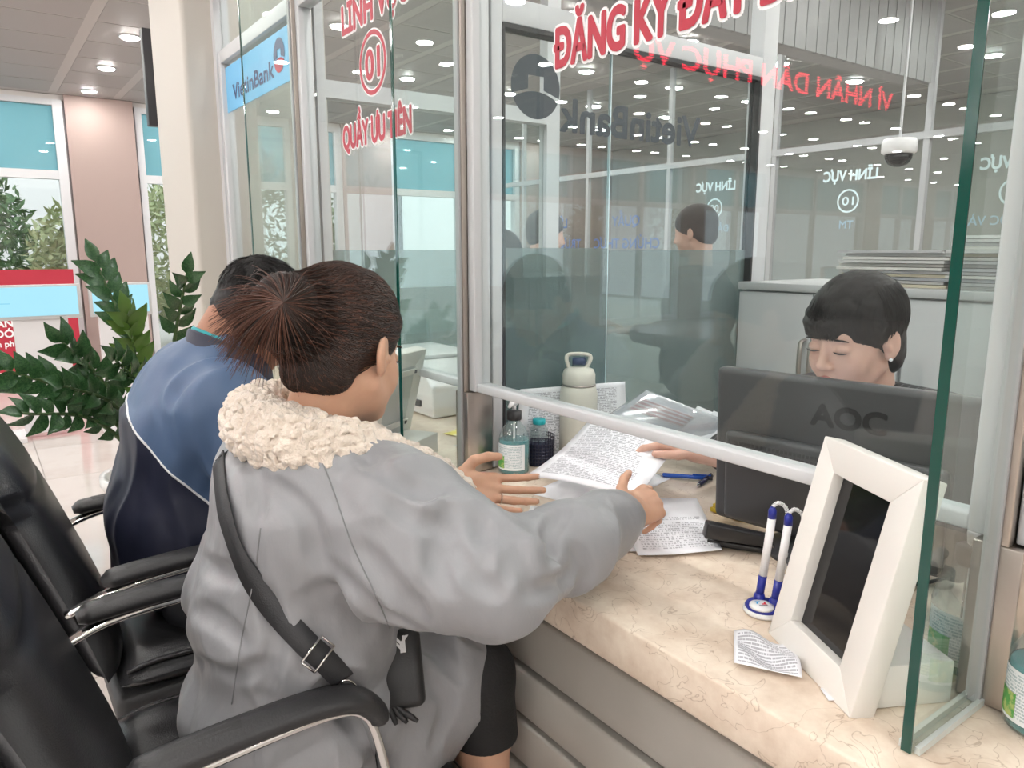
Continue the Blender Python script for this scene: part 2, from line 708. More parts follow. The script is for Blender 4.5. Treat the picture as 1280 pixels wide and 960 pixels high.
# ------------------------------------------------------------------ floor and ceiling
floor = MB().box(-9.7, 4.0, -12.1, 9.1, -0.12, -0.006).build('floor', mat('floor_grout', (0.33, 0.29, 0.27), 0.6))
tag(floor, kind='structure')
TILE = mat('polished_floor_tile', (0.55, 0.50, 0.47), 0.08, spec=0.5, mottle=(2.2, (0.47, 0.41, 0.37), 0.45, 0.75))
tme = mesh_np('tile', np.array(MB().box(0.0015, 0.7985, 0.0015, 0.7985, -0.02, 0.0).v), MB().box(0, 1, 0, 1, 0, 1).f)
tme.materials.append(TILE)
for i in range(17):
    for j in range(17):
        t = link('tile', tme, None, floor)
        t.location = (-9.62 + 0.8 * i, -4.58 + 0.8 * j, 0)

far_tiles = MB()
for i in range(17):
    for j in range(1, 10):
        far_tiles.box(-9.62 + 0.8 * i + 0.0015, -9.62 + 0.8 * i + 0.7985, -4.58 - 0.8 * j + 0.0015, -4.58 - 0.8 * j + 0.7985, -0.02, 0.0)
tag(far_tiles.build('tile_field', TILE, floor), kind='stuff')

CZ = 2.9
ceiling = MB().box(-9.7, 4.0, -12.1, 9.1, CZ + 0.006, CZ + 0.16).build('ceiling', CEILG)
tag(ceiling, kind='structure')
pb = MB().box(0.012, 0.598, 0.04, 0.56, 0.003, 0.0065)
pme = mesh_np('ceiling_panel', np.array(pb.v), pb.f)
pme.materials.append(CEILP)
rest = MB()
for i in range(-6, 17):
    for j in range(-22, 14):
        x, y = -6.4 - 0.61 * 5 + 0.61 * (i + 0) + 0.0, 0.88 + 0.6 * j
        if not (-9.7 < x < 3.4 and -12.1 < y < 8.5): continue
        if -9.7 <= x <= -1.0 and -1.6 < y < 5.6:
            o = link('ceiling_panel', pme, None, ceiling)
            o.location = (x, y, CZ)
        else:
            rest.box(x + 0.012, x + 0.598, y + 0.04, y + 0.56, CZ + 0.003, CZ + 0.0065)
tag(rest.build('ceiling_panel_field', CEILP, ceiling), kind='stuff')

# recessed downlights
dl = empty('downlight', (0, 0, 0), label='round recessed downlight glowing white in the panelled ceiling', cat='downlight', group='recessed ceiling downlights')
ring = [(0.062, 0.0), (0.062, -0.010), (0.078, -0.010), (0.082, -0.004), (0.082, 0.0)]
MB().lathe((0, 0, 0), ring, 20).build('trim_ring', WHITE_ALU, dl, True, False)
MB().lathe((0, 0, 0), [(0.06, -0.0115), (0.06, -0.0165)], 20).build('lens', emission('downlight_glow', (1.0, 0.975, 0.94), DOWNLIGHT), dl, False, False)
first = True
for i in range(-2, 9):
    for j in range(-10, 6):
        o = dl if first else copy_tree(dl)
        first = False
        o.location = (-6.7 + 1.22 * i, 1.18 + 1.2 * j, CZ + 0.003)

# ------------------------------------------------------------------ outer walls
tag(MB().box(-9.7, 4.0, -12.2, -12.0, 0, CZ).build('wall_back', mat('brown_grey_wall', (0.3, 0.28, 0.26), 0.7)), kind='structure')
tag(MB().box(3.9, 4.1, -12.0, 9.0, 0, CZ).build('wall_right', WALLP), kind='structure')
tag(MB().box(-9.7, 4.0, 8.9, 9.1, 0, CZ).build('wall_far', mat('taupe_wall', (0.34, 0.33, 0.31), 0.7)), kind='structure')

# window wall at the far left end of the hall
XW = -9.6
bays = [(-6.2, -2.2), (-1.55, 0.96), (1.66, 4.1), (4.8, 7.0), (-8.8, -6.8), (-11.4, -9.4)]
piers = [(-12.0, -11.4), (-9.4, -8.8), (-6.8, -6.2), (-2.2, -1.55), (0.98, 1.64), (4.1, 4.8), (7.0, 9.0)]
wl = empty('wall_left', (XW, 0, 0), kind='structure')
for a, b in piers:
    MB().box(XW - 0.16, XW + 0.10, a, b, 0, CZ).build('pier', PINK, wl)
MB().box(XW - 0.12, XW + 0.04, -12.0, 9.0, CZ - 0.05, CZ).build('header', WALLP, wl)
for n, (a, b) in enumerate(bays):
    wn = empty('window_%d' % (n + 1 if n < 4 else n + 8), (XW, a, 0), kind='structure')
    fr = MB()
    for y0, y1 in ((a, a + 0.07), (b - 0.09, b), ((a + b) / 2 - 0.03, (a + b) / 2 + 0.03)):
        fr.box(XW - 0.05, XW + 0.06, y0, y1, 0, CZ - 0.05)
    for z0, z1 in ((0, 0.09), (2.03, 2.12), (CZ - 0.11, CZ - 0.05)):
        fr.box(XW - 0.045, XW + 0.055, a, b, z0, z1)
    fr.build('window_frame', WHITE_ALU, wn)
    m = (a + b) / 2
    for y0, y1 in ((a + 0.07, m - 0.03), (m + 0.03, b - 0.09)):
        MB().box(XW - 0.004, XW + 0.004, y0, y1, 0.09, 2.03).build('pane', GLASS, wn)
        MB().box(XW - 0.004, XW + 0.004, y0, y1, 2.12, CZ - 0.11).build('upper_pane', TEAL, wn)

# ------------------------------------------------------------------ garden outside the windows
tag(MB().box(-24, -9.75, -14, 18, -0.3, -0.05).build('ground_outside', mat('paving_outside', (0.5, 0.48, 0.44), 0.9)), kind='structure')
bw = empty('building', (-15, 0, 0), label='pale plastered building wall standing beyond the garden shrubs', cat='building')
MB().box(-15.4, -15, -1.0, 14, -0.05, 5).build('wall', mat('white_plaster', (0.85, 0.81, 0.78), 0.8), bw)
MB().box(-15.0, -14.93, -1.0, 14, 0, 0.5).build('plinth', mat('grey_plinth', (0.4, 0.39, 0.38), 0.8), bw)
for yy in (4.2, 6.6, 9.2):
    w = MB().box(-15.02, -14.97, yy, yy + 1.2, 1.0, 2.6).build('window', mat('dark_window', (0.05, 0.06, 0.07), 0.1), bw)
    MB().box(-14.97, -14.94, yy + 0.57, yy + 0.63, 1.0, 2.6).build('window_bar', WHITE_ALU, w)
LEAFM = [mat('shrub_leaf_dark', (0.06, 0.14, 0.04), 0.5, mottle=(9, (0.16, 0.26, 0.08), 0.4, 0.7)),
         mat('shrub_leaf_pale', (0.36, 0.42, 0.2), 0.5, mottle=(9, (0.55, 0.55, 0.3), 0.4, 0.7))]


def shrub(c, r, h, n, k, label, name='shrub'):
    root = empty(name, c, label=label, cat='shrub', group='garden shrubs')
    MB().tube([(c[0], c[1], 0), (c[0], c[1], h * 0.7)], 0.04, 6).build('trunk', mat('bark', (0.12, 0.09, 0.06), 0.9), root)
    d = RNG.normal(size=(n, 3))
    d /= np.linalg.norm(d, axis=1)[:, None]
    P = np.array(c) + np.array((0, 0, h * 0.55)) + d * np.array((r, r, h * 0.5)) * RNG.uniform(0.45, 1.0, (n, 1)) ** 0.5
    ax = RNG.normal(size=(n, 3))
    ax /= np.linalg.norm(ax, axis=1)[:, None]
    bx = np.cross(ax, RNG.normal(size=(n, 3)))
    bx /= np.linalg.norm(bx, axis=1)[:, None]
    L, W = 0.075, 0.026
    V = np.stack([P, P + ax * L + bx * W, P + 2 * ax * L, P + ax * L - bx * W], 1).reshape(-1, 3)
    tag(mk('foliage', V, np.arange(4 * n).reshape(n, 4), LEAFM[k], root), kind='stuff')


shrub((-11.8, 0.05, 0), 0.7, 2.3, 2600, 0, 'dark green leafy shrub outside the hall window')
shrub((-10.6, 1.05, 0), 0.5, 1.75, 2200, 1, 'pale yellow green shrub low outside the hall window')
shrub((-11.8, -1.7, 0), 0.9, 2.6, 2200, 0, 'tall dark shrub at the outer edge of the hall window')
shrub((-11.6, 2.4, 0), 0.6, 2.2, 2200, 1, 'light green shrub behind the narrow window by the cream column')
shrub((-12.6, 4.6, 0), 0.8, 2.3, 2200, 0, 'dark shrub seen through the service windows')

# ------------------------------------------------------------------ cream column and wall screen
colm = MB().box(-3.98, -3.38, 0.787, 1.4, 0, CZ).build('wall_column', CREAM, bevel=0.02, seg=3)
tag(colm, kind='structure')
tv = empty('wall_screen', (-4.1, 0.76, 2.1), label='dark slim wall screen seen edge-on beside the cream column', cat='screen')
MB().box(-4.10, -4.045, 0.765, 1.35, 1.87, 2.31).build('casing', mat('dark_plastic', (0.035, 0.035, 0.04), 0.4), tv, bevel=0.004)
MB().box(-4.105, -4.1005, 0.785, 1.33, 1.89, 2.29).build('screen', mat('screen_black', (0.01, 0.01, 0.012), 0.1), tv)
MB().box(-4.044, -3.981, 1.0, 1.1, 2.05, 2.15).build('bracket', STEEL, tv)

# ------------------------------------------------------------------ front partition
PY = 0.935
TOPZ = 2.03
posts = [-3.36, -2.46, -1.455, -0.322, 0.81]
for n, x in enumerate(posts):
    p = empty('trim_%d' % (n + 1), (x, PY, 0.76), kind='structure')
    w = 0.02
    if n == 0: MB().box(x - 0.02, x + 0.02, PY - 0.03, PY + 0.03, 0.76, CZ).build('post', WHITE_ALU, p)
    else:
        MB().box(x - 0.011, x + 0.011, PY - 0.035, PY + 0.035, 0.955, CZ).build('post', STEEL, p, bevel=0.002)
        MB().box(x - 0.026, x + 0.026, PY - 0.035, PY + 0.035, 0.762, 0.955).build('post_foot', STEEL, p, bevel=0.002)


def bay(n, x0, x1, mid=None):
    """one sash: two stiles, bottom rail, head rail, pane, fanlight above"""
    w = empty('window_%d' % n, (x0, PY, 0.95), kind='structure')
    for a, b in ((x0, x0 + 0.027), (x1 - 0.027, x1)):
        MB().box(a, b, PY - 0.022, PY + 0.022, 0.957, TOPZ + 0.05).build('stile', WHITE_ALU, w, bevel=0.003)
    MB().box(x0 + 0.027, x1 - 0.027, PY - 0.018, PY + 0.018, 0.957, 0.977).build('bottom_rail', WHITE_ALU, w, bevel=0.003)
    MB().box(x0 + 0.027, x1 - 0.027, PY - 0.022, PY + 0.022, TOPZ, TOPZ + 0.05).build('head_rail', WHITE_ALU, w, bevel=0.003)
    MB().box(x0, x1, PY - 0.022, PY + 0.022, TOPZ + 0.3, TOPZ + 0.34).build('fanlight_rail', STEEL, w)
    pane = MB().box(x0 + 0.027, x1 - 0.027, PY - 0.003, PY + 0.003, 0.977, TOPZ).build('pane', GLASS, w)
    MB().box(x0, x1, PY - 0.003, PY + 0.003, TOPZ + 0.05, TOPZ + 0.3).build('fanlight_pane', GLASS, w)
    MB().box(x0, x1, PY - 0.02, PY + 0.02, TOPZ + 0.34, CZ).build('bulkhead', mat('bulkhead_paint', (0.6, 0.58, 0.56), 0.6), w)
    return pane


pane_a = bay(5, -3.34, -2.472)
pane_b = bay(6, -2.448, -1.467)
pane_c = bay(7, -1.443, -0.334)
pane_d = bay(8, -0.310, 0.79)
FX, FZ = (1, 0, 0), (0, 0, 1)


def outlined(parent, body, h, cx, z, width, y=PY - 0.0035, o1=0.05, o2=0.125):
    a = lettering('lettering_outline', body, h, (cx, y, z), FX, FZ, WHITEV, parent, o2, width)
    b = lettering('lettering', body, h, (cx, y - 0.0012, z), FX, FZ, RED, parent, o1, width)
    return a, b


def ring_vf(c, r0, r1, xd, yd, n=40):
    V, F = [], []
    x, y = np.array(xd, float), np.array(yd, float)
    for i in range(n):
        a = 2 * PI * i / n
        for r in (r0, r1):
            V.append(np.array(c) + r * (math.cos(a) * x + math.sin(a) * y))
    for i in range(n):
        j = (i + 1) % n
        F.append((2 * i, 2 * i + 1, 2 * j + 1, 2 * j))
    return V, F


# service window texts
outlined(pane_b, 'LĨNH VỰC', 0.075, -1.925, 1.884, 0.40)
outlined(pane_b, '01', 0.075, -1.937, 1.737, 0.085)
for nm, r0, r1, m, dy in (('number_ring_outline', 0.066, 0.086, WHITEV, 0.0035), ('number_ring', 0.070, 0.082, RED, 0.0047)):
    V, F = ring_vf((-1.937, PY - dy, 1.775), r0, r1, FX, FZ)
    mk(nm, V, F, m, pane_b)
outlined(pane_b, 'QUẦY ƯU TIÊN', 0.066, -1.937, 1.572, 0.42)
outlined(pane_c, 'ĐĂNG KÝ ĐẤT ĐAI', 0.070, -0.878, 1.617, 0.55)
# bank sign on the first pane
sg = MB().box(-3.307, -2.515, PY - 0.006, PY - 0.0035, 1.838, 2.012).build('sign', BLUEV, pane_a)
lettering('lettering', 'VietinBank', 0.06, (-2.965, PY - 0.007, 1.875), FX, FZ, NAVYV, sg, 0.03, 0.50)


def emblem(parent, c, r, xd, yd, lift, mtop, mbot):
    """disc of two halves: upper with a square notch, lower bowl"""
    x, y = np.array(xd, float), np.array(yd, float)
    n = np.cross(x, y)

    def P(u, v): return np.array(c) + r * u * x + r * v * y + lift * n
    top = [(math.cos(a), math.sin(a)) for a in np.linspace(-0.28, PI + 0.28, 26)]
    notch = [(-0.32, -0.08), (-0.32, 0.34), (0.32, 0.34), (0.32, -0.08)]
    mk('emblem_top', [P(*q) for q in top + notch], [tuple(range(len(top + notch)))], mtop, parent)
    bot = [(math.cos(a), math.sin(a)) for a in np.linspace(PI + 0.42, 2 * PI - 0.42, 20)]
    arc = [(q, -0.40 + 0.26 * (1 - (q / 0.92) ** 2)) for q in np.linspace(0.92, -0.92, 11)][1:-1]
    mk('emblem_bowl', [P(*q) for q in bot + arc], [tuple(range(len(bot + arc)))], mbot, parent)


emblem(sg, (-2.655, PY - 0.006, 1.935), 0.056, FX, FZ, 0.0012, NAVYV, RED)

# glass fins standing out from the posts over the counter
FINL = ['glass fin with dark green edge standing nearest the camera beside the white picture frame',
        'glass fin with a green edge between the two red lettered service windows',
        'glass fin standing in front of the blue sign window by the column']
for lab, x in zip(FINL, (-0.327, -1.455, -2.46)):
    r = empty('glass_fin', (x, 0.84, 0.76), label=lab, cat='glass panel', group='counter glass fins')
    MB().box(x - 0.005, x + 0.005, 0.744, PY - 0.035, 0.763, 2.5).build('pane', FIN, r)
    MB().box(x - 0.0052, x + 0.0052, 0.742, 0.744, 0.763, 2.5).build('green_edge', FINEDGE, r)
    for s in (-1, 1):
        MB().box(x + s * 0.0055, x + s * 0.011, 0.75, PY - 0.035, 0.761, 0.769).build('silicone_bead', mat('silicone', (0.62, 0.66, 0.64), 0.4), r)
    MB().box(x - 0.008, x + 0.008, PY - 0.0405, PY - 0.0355, 0.763, 2.5).build('channel', GREY_ALU, r)

# ------------------------------------------------------------------ booth divider with frosted film
DX = -1.46
dv = empty('window_9', (DX, 1.4, 0.76), kind='structure')
for y0, y1 in ((0.975, 1.005), (1.93, 1.995)):
    MB().box(DX - 0.025, DX + 0.025, y0, y1, 0.762, 2.35).build('stile', WHITE_ALU, dv, bevel=0.003)
MB().box(DX - 0.025, DX + 0.025, 1.005, 1.93, 1.775, 1.83).build('head_rail', WHITE_ALU, dv, bevel=0.003)
for a in ((1.005, 1.93, 1.765, 1.775), (1.005, 1.012, 0.762, 1.765), (1.921, 1.93, 0.762, 1.765)):
    MB().box(DX - 0.01, DX + 0.026, *a).build('gasket', GASKET, dv)
for y0, y1 in ((1.012, 1.353), (1.356, 1.921)):
    pn = MB().box(DX - 0.003, DX + 0.003, y0, y1, 0.762, 1.765).build('pane', GLASS, dv)
    MB().box(DX + 0.0035, DX + 0.0042, y0, y1, 0.762, 1.28 if y0 > 1.2 else 1.285).build('frosted_film', FROST, dv)
MB().box(DX - 0.004, DX + 0.004, 1.353, 1.356, 0.762, 1.765).build('glass_joint', PALEV, dv)
MB().box(DX + 0.0045, DX + 0.0052, 1.012, 1.353, 0.762, 1.215).build('frosted_film', FROST, dv)
lettering('lettering', 'VietinBank', 0.078, (DX + 0.004, 1.44, 1.565), (0, -1, 0), FZ, GREYV, dv, 0.04, 0.50)
emblem(dv, (DX + 0.004, 1.115, 1.655), 0.072, (0, -1, 0), FZ, 0.0, GREYV, GREYV)
# next dividers toward the column (only outline)
for n, x in ((10, -2.47),):
    d2 = empty('window_%d' % n, (x, 1.4, 0.76), kind='structure')
    for y0, y1 in ((0.975, 1.005), (1.93, 1.995)):
        MB().box(x - 0.025, x + 0.025, y0, y1, 0.762, 2.35).build('stile', WHITE_ALU, d2)
    MB().box(x - 0.025, x + 0.025, 1.005, 1.93, 1.775, 1.83).build('head_rail', WHITE_ALU, d2)
    MB().box(x - 0.003, x + 0.003, 1.005, 1.93, 0.762, 1.775).build('pane', GLASS, d2)
    MB().box(x + 0.0035, x + 0.0042, 1.005, 1.93, 0.762, 1.28).build('frosted_film', FROST, d2)

# ------------------------------------------------------------------ rear partition of the island
RY = 5.35
xs = [-8.3, -7.2, -6.07, -4.94, -3.81, -2.62, -1.5, -0.37, 0.76]
rp = empty('window_11', (-3, RY, 0), kind='structure')
for x in xs:
    MB().box(x - 0.02, x + 0.02, RY - 0.02, RY + 0.02, 0, CZ).build('post', GREY_ALU, rp)
MB().box(xs[0], xs[-1], RY - 0.025, RY + 0.025, 2.02, 2.07).build('head_rail', GREY_ALU, rp)
MB().box(xs[0], xs[-1], RY - 0.025, RY + 0.025, 0.74, 0.80).build('counter_rail', WHITE_ALU, rp)
MB().box(xs[0], xs[-1], RY - 0.02, RY + 0.02, 0, 0.74).build('apron', WALLP, rp)
for a, b in zip(xs[:-1], xs[1:]):
    MB().box(a + 0.03, b - 0.03, RY - 0.003, RY + 0.003, 0.80, 2.02).build('pane', GLASS, rp)
    MB().box(a + 0.03, b - 0.03, RY - 0.003, RY + 0.003, 2.09, CZ).build('fanlight_pane', GLASS, rp)
MX = (-1, 0, 0)
for x, num, sub in ((-3.16, '10', 'TM'), (-2.06, '11', 'DÂN TỘC VÀ'), (-4.4, '09', 'ĐẤT ĐAI')):
    lettering('lettering', 'LĨNH VỰC', 0.075, (x, RY - 0.004, 1.79), MX, FZ, PALEV, rp, 0.05, 0.42)
    lettering('lettering', num, 0.062, (x, RY - 0.004, 1.61), MX, FZ, PALEV, rp, 0.02, 0.09)
    V, F = ring_vf((x, RY - 0.004, 1.64), 0.073, 0.086, FX, FZ)
    mk('number_ring', V, F, PALEV, rp)
    lettering('lettering', sub, 0.06, (x, RY - 0.004, 1.44), MX, FZ, mat('dull_blue_vinyl', (0.35, 0.5, 0.62), 0.5), rp, 0.02)
for x, b1, b2 in ((-6.6, 'LỆ PHÍ', 'TRỰC TUYẾN'), (-5.5, 'QUẦY', 'CHỨNG THỰC')):
    for k, b in enumerate((b1, b2)):
        lettering('lettering', b, 0.10, (x, RY - 0.004, 1.52 - 0.22 * k), MX, FZ, mat('blue_vinyl', (0.06, 0.14, 0.38), 0.5), rp, 0.02)

# slatted bulkhead hanging inside the island
sb = empty('trim_6', (-2.56, 3, 2.35), kind='structure')
MB().box(-2.72, -2.585, 1.3, 5.2, 2.36, CZ).build('core', mat('grey_core', (0.35, 0.35, 0.35), 0.6), sb)
sl = MB().box(-0.0125, 0.0125, 0.003, 0.097, -0.29, 0.25)
sme = mesh_np('slat', np.array(sl.v), sl.f)
sme.materials.append(mat('grey_slat', (0.27, 0.27, 0.27), 0.4))
for k in range(39):
    o = link('slat', sme, None, sb)
    o.location = (-0.012, -1.7 + 0.1 * k, 0.29)
# ------------------------------------------------------------------ scrolling red sign in the hall (seen mirrored in the glass)
ls = empty('led_sign', (-3.0, -2.3, 2.3), label='red scrolling letter sign hanging in the hall, mirrored in the service glass', cat='sign')
MB().box(-3.06, -3.0, -3.85, -0.95, 2.22, 2.46).build('casing', GASKET, ls, bevel=0.004)
for y in (-3.6, -1.2):
    MB().tube([(-3.03, y, 2.46), (-3.03, y, CZ)], 0.006, 6).build('hanger', STEEL, ls)
LEDM = emission('led_red', (1.0, 0.02, 0.06), 20.0)
_nt = LEDM.node_tree
_tc = _nt.nodes.new('ShaderNodeTexCoord')
_sp = _nt.nodes.new('ShaderNodeVectorMath')
_sp.operation = 'SCALE'
_sp.inputs['Scale'].default_value = 62.0
_nt.links.new(_tc.outputs['Object'], _sp.inputs[0])
_fr = _nt.nodes.new('ShaderNodeVectorMath')
_fr.operation = 'FRACTION'
_nt.links.new(_sp.outputs[0], _fr.inputs[0])
_ds = _nt.nodes.new('ShaderNodeVectorMath')
_ds.operation = 'MULTIPLY'
_ds.inputs[1].default_value = (0, 1, 1)
_nt.links.new(_fr.outputs[0], _ds.inputs[0])
_d2 = _nt.nodes.new('ShaderNodeVectorMath')
_d2.operation = 'DISTANCE'
_d2.inputs[1].default_value = (0, 0.5, 0.5)
_nt.links.new(_ds.outputs[0], _d2.inputs[0])
_lt = _nt.nodes.new('ShaderNodeMath')
_lt.operation = 'LESS_THAN'
_lt.inputs[1].default_value = 0.42
_nt.links.new(_d2.outputs['Value'], _lt.inputs[0])
_ml = _nt.nodes.new('ShaderNodeMath')
_ml.operation = 'MULTIPLY'
_ml.inputs[1].default_value = 20.0
_nt.links.new(_lt.outputs[0], _ml.inputs[0])
_nt.links.new(_ml.outputs[0], _nt.nodes['Emission'].inputs[1])
lettering('letters', 'VÌ NHÂN DÂN PHỤC VỤ', 0.13, (-2.998, -2.38, 2.27), (0, 1, 0), FZ, LEDM, ls, 0.03, 2.6)

# ------------------------------------------------------------------ counter
MARBLE = mat('beige_marble', (0.66, 0.53, 0.42), 0.28, spec=0.5)
nt = MARBLE.node_tree
b_ = nt.nodes['Principled BSDF']
tc = nt.nodes.new('ShaderNodeTexCoord')
n1 = nt.nodes.new('ShaderNodeTexNoise')
n1.inputs['Scale'].default_value = 17
n1.inputs['Detail'].default_value = 8
n1.inputs['Roughness'].default_value = 0.65
nt.links.new(tc.outputs['Object'], n1.inputs['Vector'])
r1 = nt.nodes.new('ShaderNodeValToRGB')
e = r1.color_ramp.elements
e[0].position, e[0].color = 0.3, (0.63, 0.50, 0.39, 1)
e[1].position, e[1].color = 0.68, (0.83, 0.73, 0.61, 1)
nt.links.new(n1.outputs['Fac'], r1.inputs['Fac'])
vz = nt.nodes.new('ShaderNodeTexNoise')          # thin veins along the zero line of a warped noise
vz.inputs['Scale'].default_value = 15
vz.inputs['Detail'].default_value = 3
vz.inputs['Distortion'].default_value = 1.2
nt.links.new(tc.outputs['Object'], vz.inputs['Vector'])
ms = nt.nodes.new('ShaderNodeMath')
ms.operation = 'SUBTRACT'
ms.inputs[1].default_value = 0.5
nt.links.new(vz.outputs['Fac'], ms.inputs[0])
mb_ = nt.nodes.new('ShaderNodeMath')
mb_.operation = 'ABSOLUTE'
nt.links.new(ms.outputs[0], mb_.inputs[0])
r2 = nt.nodes.new('ShaderNodeValToRGB')
r2.color_ramp.elements[0].position, r2.color_ramp.elements[0].color = 0.0, (0.66, 0.6, 0.55, 1)
r2.color_ramp.elements[1].position, r2.color_ramp.elements[1].color = 0.009, (1, 1, 1, 1)
nt.links.new(mb_.outputs[0], r2.inputs['Fac'])
mm = nt.nodes.new('ShaderNodeMix')
mm.data_type = 'RGBA'
mm.blend_type = 'MULTIPLY'
mm.inputs['Factor'].default_value = 1
nt.links.new(r1.outputs['Color'], mm.inputs['A'])
nt.links.new(r2.outputs['Color'], mm.inputs['B'])
nt.links.new(mm.outputs['Result'], b_.inputs['Base Color'])

ct = empty('service_counter', (-1.2, 0.9, 0), label='long service counter with beige marble top and grey panelled front', cat='counter')
MB().box(-3.36, 1.2, 0.69, 1.46, 0.692, 0.76).build('marble_top', MARBLE, ct, bevel=0.004)
PANELG = mat('grey_laminate', (0.38, 0.36, 0.325), 0.38, mottle=(3, (0.43, 0.41, 0.375), 0.4, 0.7))
MB().box(-3.36, 1.2, 0.775, 0.8, 0.0, 0.692).build('front_backing', mat('dark_laminate', (0.2, 0.19, 0.18), 0.5), ct)
for z0, z1 in ((0.655, 0.69), (0.535, 0.64), (0.43, 0.52), (0.33, 0.415), (0.23, 0.315), (0.12, 0.215), (0.0, 0.105)):
    MB().box(-3.36, 1.2, 0.745 if z0 < 0.65 else 0.76, 0.775, z0, z1).build('front_board', PANELG, ct, bevel=0.005)
for x in (-3.3, -1.45, -0.32, 1.1):
    MB().box(x - 0.012, x + 0.012, 0.8, 1.4, 0, 0.692).build('support_panel', PANELG, ct)

# ------------------------------------------------------------------ chairs
LEATHER = mat('black_leather', (0.022, 0.022, 0.024), 0.32, spec=0.55, bump=(420, 0.18, 2))
VINYL = mat('black_vinyl_shell', (0.03, 0.03, 0.031), 0.55, bump=(300, 0.12, 2))
PADM = mat('black_arm_pad', (0.028, 0.028, 0.03), 0.42, bump=(260, 0.15, 2))


def superquad(nu, nv, fn):
    """closed sheet pair: fn(u,v,side)->point; sides joined at the rim"""
    V, F = [], []
    for s in (0, 1):
        for j in range(nv + 1):
            for i in range(nu + 1):
                V.append(fn(i / nu, j / nv, s))
    n = (nu + 1) * (nv + 1)
    for j in range(nv):
        for i in range(nu):
            a = j * (nu + 1) + i
            F.append((a, a + 1, a + nu + 2, a + nu + 1))
            F.append((n + a + nu + 1, n + a + nu + 2, n + a + 1, n + a))
    rim = [i for i in range(nu)] + [nu + j * (nu + 1) for j in range(nv)] + [nv * (nu + 1) + nu - i for i in range(nu)] + [(nv - j) * (nu + 1) for j in range(nv)]
    for k in range(len(rim)):
        a, b = rim[k], rim[(k + 1) % len(rim)]
        F.append((b, a, n + a, n + b))
    return V, F


def puff(t, p=0.12):
    return max(0.0, 1 - abs(2 * t - 1) ** (1 / p)) if False else (1 - abs(2 * t - 1) ** 8) ** 0.5


